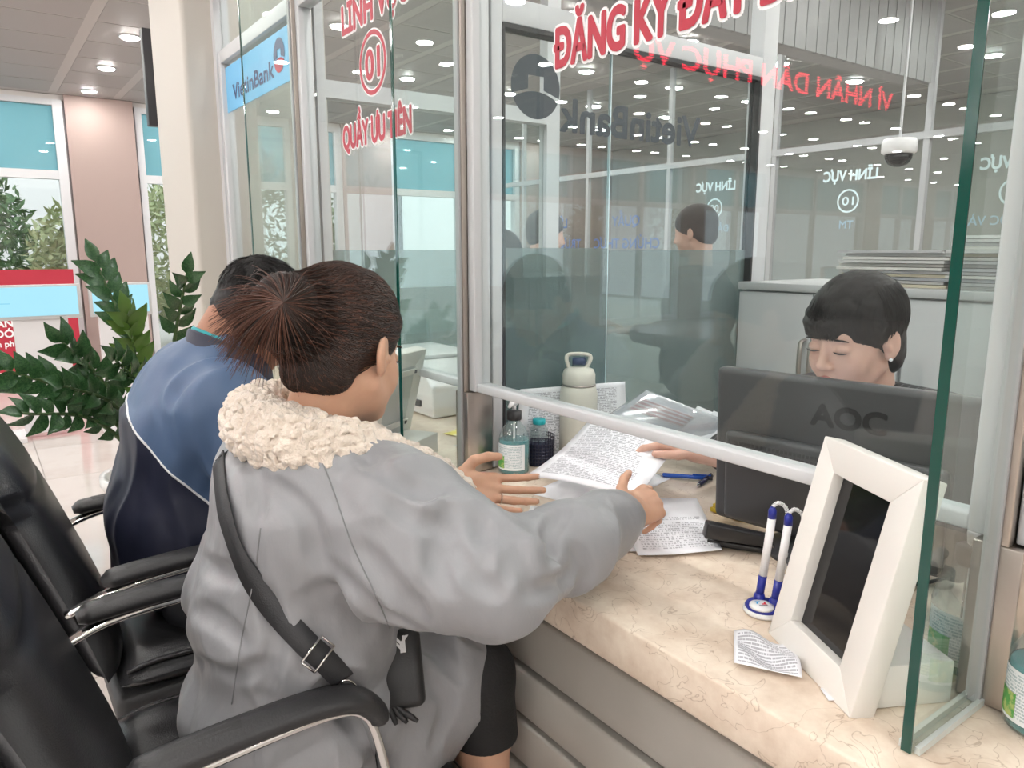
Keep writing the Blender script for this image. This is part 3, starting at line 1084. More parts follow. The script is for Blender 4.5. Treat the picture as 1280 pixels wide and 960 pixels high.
def chair(x, label, y=0.0):
    """local frame: x across, y forward (towards the counter), origin on the floor under the backrest line"""
    r = empty('office_chair', (x, y, 0), label=label, cat='chair', group='black leather visitor chairs at the counter')
    prof = [(0.44, 0.150), (0.52, 0.128), (0.62, 0.095), (0.74, 0.052), (0.86, 0.006), (0.95, -0.035), (1.0, -0.062)]
    zs, ys = [q[0] for q in prof], [q[1] for q in prof]

    def back(u, v, s):
        z = 0.44 + 0.55 * v
        w = 0.235 - 0.03 * max(0, (v - 0.8) / 0.2) ** 2
        xx = (2 * u - 1) * w
        y = np.interp(z, zs, ys) - 0.02 * abs(2 * u - 1) ** 3
        th = puff(u) * puff(v)
        seam = 0.010 * math.exp(-((v - 0.70) / 0.012) ** 2)
        return (xx, y - 0.05 + (0.045 * th - seam * (s == 0)) * (1 if s == 0 else -1), z)
    V, F = superquad(24, 44, back)
    bk = mk('backrest', V, [f[::-1] for f in F], LEATHER, r, True, False)
    # rear shell hugging the cushion with a welt round its rim

    def shell(u, v, s):
        z = 0.43 + 0.55 * v
        w = 0.228 - 0.03 * max(0, (v - 0.8) / 0.2) ** 2
        y = np.interp(z, zs, ys) - 0.02 * abs(2 * u - 1) ** 3 - 0.085
        th = (puff(u) * puff(v)) ** 0.5
        return ((2 * u - 1) * w, y - (0.035 * th if s == 1 else 0.0), z)
    V, F = superquad(16, 20, shell)
    sh = mk('back_shell', V, [f[::-1] for f in F], VINYL, r, True, False)
    rim = [shell(0, v, 0) for v in np.linspace(0, 1, 14)] + [shell(u, 1, 0) for u in np.linspace(0.1, 0.9, 8)] + [shell(1, v, 0) for v in np.linspace(1, 0, 14)]
    MB().tube(curve(rim, 60), 0.006, 6).build('welt', LEATHER, sh, True, False)

    def seat(u, v, s):
        th = puff(u) * puff(v)
        y = 0.10 + 0.50 * v
        drop = 0.05 * max(0, (v - 0.75) / 0.25) ** 2
        crease = 0.006 * math.sin(9 * u + 5 * v) * th
        return ((2 * u - 1) * 0.245, y, 0.43 - drop + ((0.045 * th + crease) if s == 0 else -0.04 * th))
    V, F = superquad(20, 20, seat)
    st = mk('seat', V, F, LEATHER, r, True, False)
    rim = [seat(0.03, v, 0) for v in np.linspace(0.03, 0.97, 10)] + [seat(0.97, v, 0) for v in np.linspace(0.97, 0.03, 10)]
    MB().tube(curve(rim, 50), 0.005, 6).build('piping', LEATHER, st, True, False)
    for s in (-1, 1):
        X = s * 0.248
        path = [(X * 0.93, 0.025, 0.60), (X * 0.97, 0.070, 0.622), (X, 0.14, 0.640), (X, 0.25, 0.648), (X, 0.345, 0.648), (X, 0.385, 0.632), (X, 0.405, 0.59),
                (X, 0.425, 0.48), (X, 0.455, 0.25), (X, 0.475, 0.06), (X, 0.46, 0.022), (X, 0.40, 0.014), (X, 0.2, 0.014), (X, -0.04, 0.014)]
        MB().tube(curve(path, 70), 0.012, 10, (1.25, 0.75)).build('arm_frame', CHROME, r, True, False)
        pad = [(X, 0.085, 0.655), (X, 0.12, 0.662), (X, 0.22, 0.668), (X, 0.32, 0.668), (X, 0.375, 0.656), (X, 0.403, 0.632), (X, 0.412, 0.612)]
        P = curve(pad, 40)
        rad = [0.012 + 0.011 * min(1, i / 4, (40 - i) / 3 + 0.3) for i in range(41)]
        pd = MB().tube(P, rad, 14, (1.25, 0.75)).build('armrest_pad', PADM, r, True, False)
        ins = [(X + a, y, z) for a, y, z in ((-0.012, 0.12, 0.6815), (0.012, 0.12, 0.6815), (0.013, 0.19, 0.684), (-0.013, 0.19, 0.684))]
        MB().tube([(X, 0.105, 0.670), (X, 0.13, 0.6735), (X, 0.22, 0.6785), (X, 0.235, 0.676)], [0.010, 0.016, 0.016, 0.010], 12, (1.1, 0.45)).build('pad_inlay', VINYL, pd, True, False)
    MB().box(-0.238, 0.238, 0.09, 0.56, 0.325, 0.398).build('seat_pan', VINYL, r, False, False, 0.02, 3)
    MB().box(-0.248, 0.248, -0.05, -0.03, 0.005, 0.025).build('floor_bar', CHROME, r, False, False, 0.004)
    MB().tube([(-0.248, 0.43, 0.36), (0.248, 0.43, 0.36)], 0.010, 10).build('seat_bar', CHROME, r, True, False)
    MB().tube([(-0.225, 0.16, 0.36), (0.225, 0.16, 0.36)], 0.010, 10).build('seat_bar', CHROME, r, True, False)
    return r


chair(-1.155, 'black leather armchair the woman in grey sits on')
chair(-1.785, 'black leather armchair the man in blue sits on', 0.055)

# ------------------------------------------------------------------ feedback tablets in white wedge frames
WOODW = mat('white_painted_wood', (0.80, 0.78, 0.74), 0.45, bump=(30, 0.1, 3, (1, 1, 0.15)))


def tablet_frame(bl, u, label, lean=0.062, W=0.193, Hs=0.284):
    """bl: lower left front corner on the counter; u: unit direction of the bottom edge (left to right seen from the front)"""
    u = np.array(u, float)
    u /= np.linalg.norm(u)
    n = np.array((-u[1], u[0], 0))                     # backwards
    r = empty('tablet_frame', tuple(np.array(bl) + u * W / 2), label=label, cat='tablet frame', group='white tablet frames on the counter')
    up = n * lean + np.array((0, 0, math.sqrt(Hs ** 2 - lean ** 2)))
    up /= np.linalg.norm(up)
    bkw = np.cross(up, u)
    bkw = bkw if bkw @ n > 0 else -bkw
    bl = np.array(bl, float)

    def P(a, b, c): return bl + u * a + up * b + bkw * c
    T = 0.030
    bo = 0.040                                         # border
    mit = [((0, 0), (W, 0), (W - bo, bo), (bo, bo)), ((W, 0), (W, Hs), (W - bo, Hs - bo), (W - bo, bo)),
           ((W, Hs), (0, Hs), (bo, Hs - bo), (W - bo, Hs - bo)), ((0, Hs), (0, 0), (bo, bo), (bo, Hs - bo))]
    for q in mit:
        V = [P(a, b, 0) for a, b in q] + [P(a, b, T) for a, b in q]
        mk('frame_board', V, [(0, 1, 2, 3), (7, 6, 5, 4), (0, 4, 5, 1), (1, 5, 6, 2), (2, 6, 7, 3), (3, 7, 4, 0)], WOODW, r, bevel=0.0012)
    g = [P(bo - .002, bo - .002, 0.016), P(W - bo + .002, bo - .002, 0.016), P(W - bo + .002, Hs - bo + .002, 0.016), P(bo - .002, Hs - bo + .002, 0.016)]
    V = g + [q + bkw * 0.008 for q in g]
    FB = [(0, 1, 2, 3), (7, 6, 5, 4), (0, 4, 5, 1), (1, 5, 6, 2), (2, 6, 7, 3), (3, 7, 4, 0)]
    mk('tablet_screen', V, FB, mat('dark_tablet_glass', (0.012, 0.012, 0.013), 0.06, spec=0.6), r)
    q = [P(bo - .006, bo - .006, 0.0245), P(W - bo + .006, bo - .006, 0.0245), P(W - bo + .006, Hs - bo + .006, 0.0245), P(bo - .006, Hs - bo + .006, 0.0245)]
    mk('back_plate', q + [x + bkw * 0.004 for x in q], FB, mat('grey_back_plate', (0.55, 0.57, 0.56), 0.4), r)
    for h in (0.09, 0.23):
        c = P(W / 2, h, T + 0.002)
        bb = MB().obox(c, u, up, bkw, W / 2 - 0.03, 0.007, 0.002).build('back_clip', WOODW, r)
        for s in (-1, 1):
            MB().obox(c + u * s * 0.055 + bkw * 0.003, u, up, bkw, 0.004, 0.004, 0.001).build('screw', GASKET, bb)
    # wedge base behind the slab
    D, HB = 0.105, 0.052
    zt = HB
    y0 = lean / Hs * 0.0
    base = []
    for a in (0.012, W - 0.012):
        f0 = bl + u * a + bkw * T * 1.0
        f0 = f0 * np.array((1, 1, 0)) + np.array((0, 0, bl[2]))
        off = up * (zt / up[2])
        base += [f0, f0 + n * D, f0 + n * D + np.array((0, 0, HB)), f0 + off]
    mk('base_box', base, [(0, 1, 2, 3), (7, 6, 5, 4), (0, 4, 5, 1), (1, 5, 6, 2), (2, 6, 7, 3), (3, 7, 4, 0)], WOODW, r, bevel=0.0015)
    return r


tablet_frame((-0.5645, 0.8401, 0.761), (0.886, -0.463, 0), 'white wooden tablet frame with dark screen facing us on the near counter')
tablet_frame((-1.765, 0.885, 0.761), (0.5, -0.85, 0), 'white tablet frame seen from behind in the far counter bay', lean=0.07)

# ------------------------------------------------------------------ paired counter pens on a round base
pb_ = empty('pen_stand', (-0.605, 0.885, 0.761), label='pair of white and blue pens upright on a round base with coiled cords', cat='pen stand')
c = np.array((-0.605, 0.885, 0.761))
BLUEP = mat('royal_blue_plastic', (0.02, 0.03, 0.28), 0.3)
WHITEP = mat('white_plastic', (0.82, 0.82, 0.83), 0.3)
MB().lathe(c, [(0.026, 0), (0.0285, 0.003), (0.028, 0.007), (0.026, 0.008)], 32).build('base', WHITEP, pb_, True)
MB().lathe(c, [(0.0255, 0.008), (0.0262, 0.010), (0.024, 0.013), (0.02, 0.0145)], 32).build('rim', BLUEP, pb_, True)
cv = np.array((0.582, -0.812, 0)) * 0.3 + np.array((-0.812, -0.582, 0)) * 0.6     # towards the left front of the base
dsc = c + np.array((0.004, -0.010, 0.013))
dsk = MB().lathe(dsc, [(0.0175, 0.0), (0.017, 0.003), (0.010, 0.0048), (0.001, 0.0052)], 28).build('badge', WHITEP, pb_, True)
bx, by = np.array((0.58, 0.81, 0)), np.array((-0.81, 0.58, 0))
for q, m, s in (((-0.005, 0.003), mat('cyan_print', (0.03, 0.4, 0.75), 0.4), 1), ((0.003, -0.001), mat('red_print', (0.7, 0.03, 0.05), 0.4), -1)):
    o = dsc + np.array((0, 0, 0.0056)) + bx * q[0] + by * q[1]
    pts = [(-.004 * s, .003 * s), (.004 * s, .003 * s), (.003 * s, 0), (.0005 * s, 0), (-.001 * s, -.005 * s), (-.0035 * s, -.005 * s), (-.002 * s, 0)]
    mk('logo_mark', [o + bx * a + by * b for a, b in pts], [tuple(range(7))], m, dsk)
MB().obox(dsc + np.array((0, 0, .0056)) - by * 0.007, bx, by, (0, 0, 1), 0.006, 0.0007, 0.0001).build('logo_line', GASKET, dsk)
for k, (dx, dy) in enumerate(((-0.012, 0.006), (0.011, 0.011))):
    p = c + np.array((dx, dy, 0))
    hh = 0.158 - 0.004 * k
    t = np.array((0.010, 0.004, 0))
    pen = MB().tube([p + (0, 0, 0.010), p + (0, 0, 0.018) , p + (0, 0, 0.024)], [0.0085, 0.0085, 0.0065], 12).build('holder', BLUEP, pb_, True)
    MB().tube([p + (0, 0, 0.02), p + t * 0.3 + (0, 0, 0.052)], 0.0060, 12).build('pen_grip', BLUEP, pb_, True)
    MB().tube([p + t * 0.3 + (0, 0, 0.052), p + t + (0, 0, hh - 0.017)], 0.0058, 12).build('pen_barrel', WHITEP, pb_, True)
    MB().tube([p + t + (0, 0, hh - 0.017), p + t + (0, 0, hh - 0.005), p + t + (0, 0, hh)], [0.006, 0.0058, 0.003], 12).build('pen_cap', BLUEP, pb_, True)
    a = p + t + np.array((0, 0, hh))
    path = curve([a, a + bx * 0.008 + (0, 0, 0.006), a + bx * 0.019 + (0, 0, -0.002), a + bx * 0.022 + (0, 0, -0.02), a + bx * 0.024 + (0, 0, -0.06), c + bx * 0.028 + by * 0.01 + (0, 0, 0.02), c + bx * 0.02 + by * 0.01 + (0, 0, 0.01)], 150)
    T = np.gradient(path, axis=0)
    T /= np.linalg.norm(T, axis=1)[:, None]
    N = np.cross(T, (0.3, 0.2, 0.9))
    N /= np.linalg.norm(N, axis=1)[:, None]
    B = np.cross(T, N)
    ph = np.arange(len(path))[:, None] * 1.25
    MB().tube(path + 0.0022 * (np.cos(ph) * N + np.sin(ph) * B), 0.0011, 5).build('coiled_cord', WHITEP, pb_, True)

# ------------------------------------------------------------------ stapler
STAPB = mat('black_satin_plastic', (0.02, 0.02, 0.022), 0.28)
sr = empty('stapler', (-0.77, 1.02, 0.761), label='open black stapler beside the printed sheets', cat='stapler')
d1 = np.array((-0.79, -0.60, 0)); d1 /= np.linalg.norm(d1)
d2 = np.array((-d1[1], d1[0], 0))
o0 = np.array((-0.735, 1.075, 0.762))


def bar(nm, a, b, w, h0, h1, m, parent):
    a, b = np.array(a), np.array(b)
    d = b - a
    d /= np.linalg.norm(d)
    s = np.cross(d, (0, 0, 1)); s /= np.linalg.norm(s)
    up = np.cross(s, d)
    V = [a + s * w - up * h0, a - s * w - up * h0, a - s * w + up * h0, a + s * w + up * h0, b + s * w - up * h1, b - s * w - up * h1, b - s * w + up * h1, b + s * w + up * h1]
    return mk(nm, V, [(0, 1, 2, 3), (7, 6, 5, 4), (0, 4, 5, 1), (1, 5, 6, 2), (2, 6, 7, 3), (3, 7, 4, 0)], m, parent, bevel=0.003, seg=3)


bar('base', o0 + (0, 0, 0.006), o0 + d1 * 0.10 - d2 * 0.012 + (0, 0, 0.006), 0.013, 0.005, 0.006, STAPB, sr)
bar('top_arm', o0 + (0, 0, 0.022), o0 + d1 * 0.105 + d2 * 0.030 + (0, 0, 0.042), 0.012, 0.010, 0.014, STAPB, sr)
bar('staple_rail', o0 + d1 * 0.03 + (0, 0, 0.016), o0 + d1 * 0.092 + (0, 0, 0.018), 0.007, 0.004, 0.004, CHROME, sr)
MB().lathe(o0 + np.array((0, 0, 0.015)), [(0.003, -0.014), (0.003, 0.014)], 10, 0).build('hinge_pin', CHROME, sr)

# ------------------------------------------------------------------ papers
PRN = printed('printed_page', 42, dens=0.45, blank=0.36)
PRN2 = printed('form_page', 30, dens=0.5, hi=(0.93, 0.6), blank=0.42)
PLAIN = mat('plain_paper', (0.83, 0.84, 0.88), 0.6)
held = [(-1.12, 0.841, 0.848), (-0.932, 0.934, 0.835), (-1.061, 1.20, 0.872), (-1.249, 1.107, 0.890)]
for k in range(3):
    off = np.array(((0, 0, 0), (0.010, 0.004, -0.0018), (0.004, 0.012, -0.0036))[k])
    s = sheet('document', [np.array(q) + off for q in held], PRN if k == 0 else PLAIN,
              bulge=lambda u, v: (0, 0, 0.016 * math.sin(PI * u) * (0.4 + 0.6 * v) - 0.010 * math.sin(PI * v) * (1 - u) + 0.012 * u * v * v))
    tag(s, ['printed form handed across the counter, uppermost of the held sheets', 'blank backed sheet held just beneath the printed form', 'lowest sheet in the bundle held over the counter'][k], 'paper', 'sheets held over the counter')


def flat(nm, corners_xy, z, m, label, grp=None, bulge=None, cat='paper'):
    s = sheet(nm, [(x, y, z) for x, y in corners_xy], m, bulge=bulge or (lambda u, v: (0, 0, 0.0012 * math.sin(PI * u) * math.sin(PI * v))))
    tag(s, label, cat, grp)
    return s


QR = [(-0.845, 0.872), (-0.775, 1.005), (-0.99, 1.19), (-1.10, 1.05)]
flat('document', QR, 0.7655, PRN2, 'printed form lying under the stapler edge, top of the flat sheets', 'sheets lying on the counter',
     bulge=lambda u, v: (0, 0, 0.006 * (1 - v) * abs(u - 0.4) + 0.001))
flat('document', [(-0.885, 0.868), (-0.80, 0.99), (-1.0, 1.15), (-1.09, 1.02)], 0.7632, PLAIN, 'blank sheet peeking out below the printed form near the sleeve', 'sheets lying on the counter')
flat('document', [(-1.235, 0.93), (-1.05, 0.985), (-1.13, 1.27), (-1.315, 1.215)], 0.7618, PLAIN, 'white sheet flat on the counter below the open hand', 'sheets lying on the counter')
flat('document', [(-0.98, 1.26), (-0.83, 1.20), (-0.77, 1.33), (-0.93, 1.39)], 0.7618, PRN, 'sheet lying beside the left edge of the monitor', 'sheets lying on the counter')
flat('id_card', [(-1.105, 0.822), (-1.035, 0.868), (-1.075, 0.945), (-1.165, 0.885)], 0.7622, printed('card_print', 14, ink=(0.05, 0.12, 0.25), paper=(0.8, 0.82, 0.84), dens=0.42, hi=(0.5, 0.92), blank=0.2), 'small laminated card with dark print under the grey sleeve', cat='card')
tk = printed('ticket_print', 13, dens=0.42, lo=(0.06, 0.05), hi=(0.95, 0.95), blank=0.25)
flat('ticket', [(-0.535, 0.728), (-0.465, 0.768), (-0.515, 0.83), (-0.587, 0.795)], 0.7655, tk, 'crumpled paper queue ticket lying in front of the white frame',
     bulge=lambda u, v: (0, 0, 0.006 * math.sin(7 * u + 3 * v) * math.sin(5 * v) + 0.004), cat='ticket')
flat('paper_scrap', [(-0.445, 0.775), (-0.425, 0.760), (-0.405, 0.785), (-0.43, 0.80)], 0.7632, PLAIN, 'torn paper scrap tucked under the white frame', bulge=lambda u, v: (0, 0, 0.003 * u * v), cat='paper')
# folded yellow notes by the monitor
for k in range(4):
    z = 0.762 + 0.009 * k
    o = MB().box(-0.93 + 0.006 * k, -0.85 + 0.005 * k, 1.16, 1.26, z, z + 0.0085).build('note_pad', mat('yellow_paper', (0.75, 0.55, 0.05), 0.6) if k < 3 else PLAIN, bevel=0.001)
    tag(o, ['yellow note pad at the bottom of the stack beside the monitor', 'second yellow note pad up beside the monitor', 'third yellow note pad up beside the monitor', 'white note block on top of the yellow pads'][k], 'note pad', 'note pads by the monitor')

# pens on the desk
for a, b, m, lab in (((-1.155, 1.245), (-1.055, 1.32), mat('blue_pen_plastic', (0.02, 0.1, 0.5), 0.25), 'blue ballpoint pen lying on the clerk side of the counter'),
                     ((-1.045, 1.255), (-1.07, 1.335), mat('dark_pen_plastic', (0.03, 0.03, 0.08), 0.25), 'short dark pen crossing the blue pen')):
    a, b = np.array((*a, 0.767)), np.array((*b, 0.769))
    d = (b - a) / np.linalg.norm(b - a)
    r = empty('ballpoint_pen', tuple(a), label=lab, cat='pen')
    MB().tube([a + d * 0.014, b - d * 0.012], 0.005, 10).build('barrel', m, r, True)
    MB().tube([a, a + d * 0.014], [0.001, 0.0045], 10).build('tip', CHROME, r, True)
    MB().tube([b - d * 0.012, b], [0.0052, 0.004], 10).build('cap', GASKET, r, True)
    MB().tube([b - d * 0.045 + (0, 0, 0.0065), b - d * 0.004 + (0, 0, 0.0065)], 0.0015, 6).build('clip', m, r, True)

# ------------------------------------------------------------------ bottles
LIQ = mat('teal_sanitiser', (0.1, 0.52, 0.56), 0.06, trans=0.55)
CLEARP = glass('clear_plastic', (0.9, 0.95, 0.95), haze=0.12, r0=0.06)
LABELW = printed('bottle_label', 16, ink=(0.1, 0.25, 0.3), paper=(0.8, 0.84, 0.86), dens=0.45, blank=0.3)


def curved_label(c, r, a0, a1, z0, z1, m, parent, nm='label'):
    V, UV, F = [], [], []
    n = 14
    for j in range(2):
        for i in range(n + 1):
            a = a0 + (a1 - a0) * i / n
            V.append((c[0] + r * math.cos(a), c[1] + r * math.sin(a), c[2] + (z0, z1)[j]))
            UV.append((i / n, j))
    F = [(i, i + 1, n + 2 + i, n + 1 + i) for i in range(n)]
    o = mk(nm, V, F, m, parent, True)
    uvl = o.data.uv_layers.new(name='UVMap')
    for lp in o.data.loops:
        uvl.data[lp.index].uv = UV[lp.vertex_index]
    return o


def pump_bottle(c, s, label, fill=0.62, face=-1.9, liq=None):
    r = empty('sanitiser_bottle', c, label=label, cat='bottle', group='hand sanitiser bottles')
    R = 0.034 * s
    H = 0.118 * s
    prof = [(R * 0.9, 0), (R, 0.004 * s), (R, H * 0.62), (R * 0.93, H * 0.72), (R * 0.68, H * 0.86), (R * 0.42, H * 0.95), (R * 0.38, H)]
    MB().lathe(c, prof, 30).build('bottle_body', CLEARP, r, True)
    MB().lathe(np.array(c) + (0, 0, 0.002), [(R * 0.88, 0), (R * 0.96, 0.003 * s), (R * 0.96, H * fill), (R * 0.9, H * fill + 0.0005)], 30).build('liquid', liq or LIQ, r, True)
    MB().lathe(c, [(R * 0.46, H), (R * 0.48, H + 0.002), (R * 0.48, H + 0.019 * s), (R * 0.2, H + 0.021 * s)], 20).build('pump_collar', GASKET, r, True)
    t = np.array(c) + (0, 0, H + 0.02 * s)
    MB().tube([t, t + (0, 0, 0.014 * s)], 0.0045 * s, 10).build('pump_stem', WHITEP, r, True)
    h = np.array((math.cos(face), math.sin(face), 0))
    MB().tube([t + (0, 0, 0.016 * s) - h * 0.006 * s, t + (0, 0, 0.018 * s) + h * 0.012 * s, t + (0, 0, 0.012 * s) + h * 0.026 * s], [0.007 * s, 0.006 * s, 0.0035 * s], 10).build('nozzle', WHITEP, r, True)
    MB().tube([np.array(c) + (0, 0, 0.01), t], 0.0025 * s, 8).build('dip_tube', WHITEP, r, True)
    lb = curved_label(c, R * 1.012, face - 1.15, face + 1.15, H * 0.1, H * 0.58, LABELW, r)
    curved_label(c, R * 1.02, face - 1.12, face - 0.25, H * 0.13, H * 0.36, mat('green_label_print', (0.12, 0.42, 0.1), 0.5, mottle=(70, (0.5, 0.6, 0.2), 0.5, 0.6)), lb, 'label_picture')
    return r


pump_bottle((-1.383, 1.0, 0.761), 1.08, 'teal sanitiser pump bottle with green label beside the steel post', face=-1.05)
pump_bottle((-0.374, 0.972, 0.761), 1.15, 'large sanitiser bottle behind the near glass fin and white frame', 0.30, face=-1.3,
            liq=mat('pale_teal_sanitiser', (0.25, 0.6, 0.62), 0.06, trans=0.6))
pump_bottle((-0.262, 0.905, 0.761), 1.05, 'sanitiser bottle cut off by the right edge outside the fin', 0.6, face=-1.75)

fl = empty('insulated_flask', (-1.385, 1.20, 0.761), label='cream insulated flask with carry handle lid behind the glass', cat='flask')
c = np.array((-1.385, 1.20, 0.761))
IV = mat('ivory_powder_coat', (0.70, 0.68, 0.60), 0.4, bump=(400, 0.05, 2))
MB().lathe(c, [(0.044, 0), (0.047, 0.004), (0.047, 0.168), (0.043, 0.185), (0.039, 0.190)], 32).build('flask_body', IV, fl, True)
lid = MB().lathe(c, [(0.0395, 0.190), (0.041, 0.194), (0.041, 0.216), (0.036, 0.228), (0.02, 0.234), (0.002, 0.235)], 32).build('lid', IV, fl, True)
MB().lathe(c, [(0.0425, 0.188), (0.0425, 0.192)], 32).build('seal_ring', STEEL, fl, True)
hx = np.array((0.58, 0.81, 0))
hp = [c + hx * a + (0, 0, z) for a, z in ((-0.022, 0.226), (-0.031, 0.252), (-0.024, 0.265), (0.018, 0.265), (0.028, 0.255), (0.016, 0.228))]
MB().tube(curve(hp, 30), 0.0045, 8, (1.3, 0.8)).build('handle', IV, lid, True)
MB().tube([c + hx * -0.016 + (0, 0, 0.248), c + hx * 0.016 + (0, 0, 0.248)], 0.009, 8, (1, 1.1)).build('handle_pad', mat('navy_rubber', (0.03, 0.05, 0.12), 0.5), lid, True)

bs = empty('wire_basket', (-1.44, 1.13, 0.761), label='dark mesh pen basket next to the flask', cat='basket')
c = np.array((-1.41, 1.095, 0.761))
bas = MB()
for z in np.linspace(0.002, 0.07, 9):
    bas.tube([c + (0.038 * math.cos(a), 0.038 * math.sin(a), z) for a in np.linspace(0, 2 * PI, 25)], 0.0012, 4)
bas.build('rings', mat('dark_wire', (0.03, 0.03, 0.05), 0.4, 0.6), bs)
wir = MB()
for a in np.linspace(0, 2 * PI, 29)[:-1]:
    wir.tube([c + (0.038 * math.cos(a), 0.038 * math.sin(a), 0.0), c + (0.038 * math.cos(a), 0.038 * math.sin(a), 0.072)], 0.0012, 4)
wir.build('uprights', MATS['dark_wire'], bs)
MB().lathe(c, [(0.036, 0.0), (0.036, 0.055)], 24).build('lining', mat('navy_lining', (0.02, 0.025, 0.06), 0.6), bs)
jr = empty('small_bottle', tuple(c + (0, 0, 0.055)), label='small clear bottle with teal cap standing in the mesh basket', cat='bottle')
MB().lathe(c + (0, 0, 0.0555), [(0.02, 0), (0.022, 0.004), (0.022, 0.03), (0.015, 0.04), (0.014, 0.043)], 22).build('bottle_body', CLEARP, jr, True)
MB().lathe(c + (0, 0, 0.0555), [(0.0155, 0.043), (0.016, 0.045), (0.016, 0.055), (0.013, 0.057)], 22).build('cap', mat('teal_cap', (0.02, 0.4, 0.45), 0.3), jr, True)

# notices and folders leaning behind
nb = sheet('notice_sheet', [(-1.452, 1.05, 0.765), (-1.35, 1.34, 0.765), (-1.37, 1.345, 0.945), (-1.47 + 0.03, 1.06, 0.945)], PRN, thick=0.001)
tag(nb, 'printed notice sheet propped upright behind the sanitiser bottle', 'paper')
fd = empty('plastic_folder', (-1.15, 1.36, 0.80), label='clear plastic document folder with a red stamp behind the rail', cat='folder')
cr = [(-1.325, 1.23, 0.865), (-1.13, 1.40, 0.80), (-1.08, 1.44, 0.87), (-1.27, 1.32, 0.94)]
sheet('folder_page', cr, PLAIN, fd)
cr2 = [np.array(q) + (0.0, -0.006, 0.004) for q in cr]
sheet('folder_cover', cr2, glass('folder_film', (0.92, 0.93, 0.95), haze=0.15, r0=0.1, rough=0.1), fd)
st = [np.array(cr[0]) * (1 - a) * (1 - b) + np.array(cr[1]) * a * (1 - b) + np.array(cr[2]) * a * b + np.array(cr[3]) * (1 - a) * b + (0, -0.003, 0.002) for a, b in ((0.06, 0.42), (0.62, 0.42), (0.62, 0.8), (0.06, 0.8))]
sheet('red_stamp', st, printed('stamp_print', 4, ink=(0.6, 0.04, 0.08), paper=(0.82, 0.72, 0.74), dens=0.36, lo=(0.03, 0.05), hi=(0.97, 0.95), blank=0.1), fd, 6, 4)
for k in range(3):
    dz = 0.004 * k
    f = sheet('document', [(-1.21 + .04 * k, 1.33, 0.79 + dz), (-1.06 + .03 * k, 1.42, 0.79 + dz), (-1.02 + .02 * k, 1.45, 0.86 + dz), (-1.20 + .05 * k, 1.43, 0.90 - dz)], PLAIN)
    tag(f, ['loose sheet leaning at the back of the plastic folder', 'middle loose sheet behind the plastic folder', 'outer loose sheet behind the plastic folder'][k], 'paper', 'loose sheets behind the folder')

# ------------------------------------------------------------------ monitor (back towards us)
mn = empty('monitor', (-0.66, 1.16, 0.761), label='black computer monitor seen from behind with raised lettering', cat='monitor')
MBK = mat('monitor_black', (0.05, 0.05, 0.053), 0.38, bump=(300, 0.06, 2))
A_, B_ = np.array((-0.888, 1.125, 0)), np.array((-0.46, 1.185, 0))
mu = (B_ - A_) / np.linalg.norm(B_ - A_)
mnrm = np.array((mu[1], -mu[0], 0))                    # towards the camera
mc = (A_ + B_) / 2
MW, MH = np.linalg.norm(B_ - A_) / 2, 0.147
mz = 0.775 + MH
lean = np.array((0, 0, 1.0)) - mnrm * 0.05 * -1
lean /= np.linalg.norm(lean)
MB().obox(mc + (0, 0, mz), mu, mnrm, lean, MW, 0.017, MH).build('casing', MBK, mn, bevel=0.012, seg=4)
MB().obox(mc + mnrm * -0.019 + (0, 0, mz), mu, mnrm, lean, MW - 0.012, 0.003, MH - 0.014).build('screen', emission('screen_glow', (0.75, 0.85, 1.0), 1.1), mn)
MB().obox(mc + mnrm * 0.021 + (0, 0, mz - 0.052), mu, mnrm, lean, MW * 0.86, 0.012, MH * 0.58).build('rear_bulge', MBK, mn, bevel=0.01, seg=3)
for row in range(3):
    for k in range(46):
        o = mc + mu * (-MW * 0.8 + k * (MW * 1.6 / 45)) + mnrm * 0.021 + np.array((0, 0, mz - 0.052)) + lean * (0.066 - row * 0.010) + np.cross(mu, lean) * 0.0123
        if k == 0 and row == 0:
            vb = MB().obox((0, 0, 0), mu, mnrm, (0, 0, 1), 0.0028, 0.0006, 0.0032)
            vme = mesh_np('vent_slot', np.array(vb.v), vb.f)
            vme.materials.append(GASKET)
        s_ = link('vent_slot', vme, None, mn)
        s_.location = tuple(o - np.array(mn.location))
lettering('raised_lettering', 'AOC', 0.036, mc + mu * 0.028 + np.array((0, 0, mz)) + lean * 0.070 + np.cross(mu, lean) * 0.0178, mu, lean, mat('matt_black', (0.004, 0.004, 0.005), 0.6), mn, 0.06, 0.12)
MB().obox(mc + mnrm * 0.012 + (0, 0, 0.79), mu, mnrm, (0, 0, 1), 0.035, 0.012, 0.03).build('stand_neck', MBK, mn, bevel=0.004)
MB().lathe(mc + (0, 0, 0.7605), [(0.10, 0), (0.10, 0.006), (0.09, 0.010), (0.02, 0.013)], 32).build('stand_foot', MBK, mn, True)
pth = curve([mc + mnrm * 0.03 + (0, 0, 0.83), mc + mnrm * 0.06 + (0, 0, 0.80), mc + mnrm * 0.09 + mu * 0.04 + (0, 0, 0.766), mc + mnrm * 0.03 + mu * 0.15 + (0, 0, 0.765), mc - mnrm * 0.1 + mu * 0.2 + (0, 0, 0.765)], 40)
tag(MB().tube(pth, 0.003, 6).build('monitor_cable', GASKET, smooth=True), 'black cable trailing from the monitor foot', 'cable')

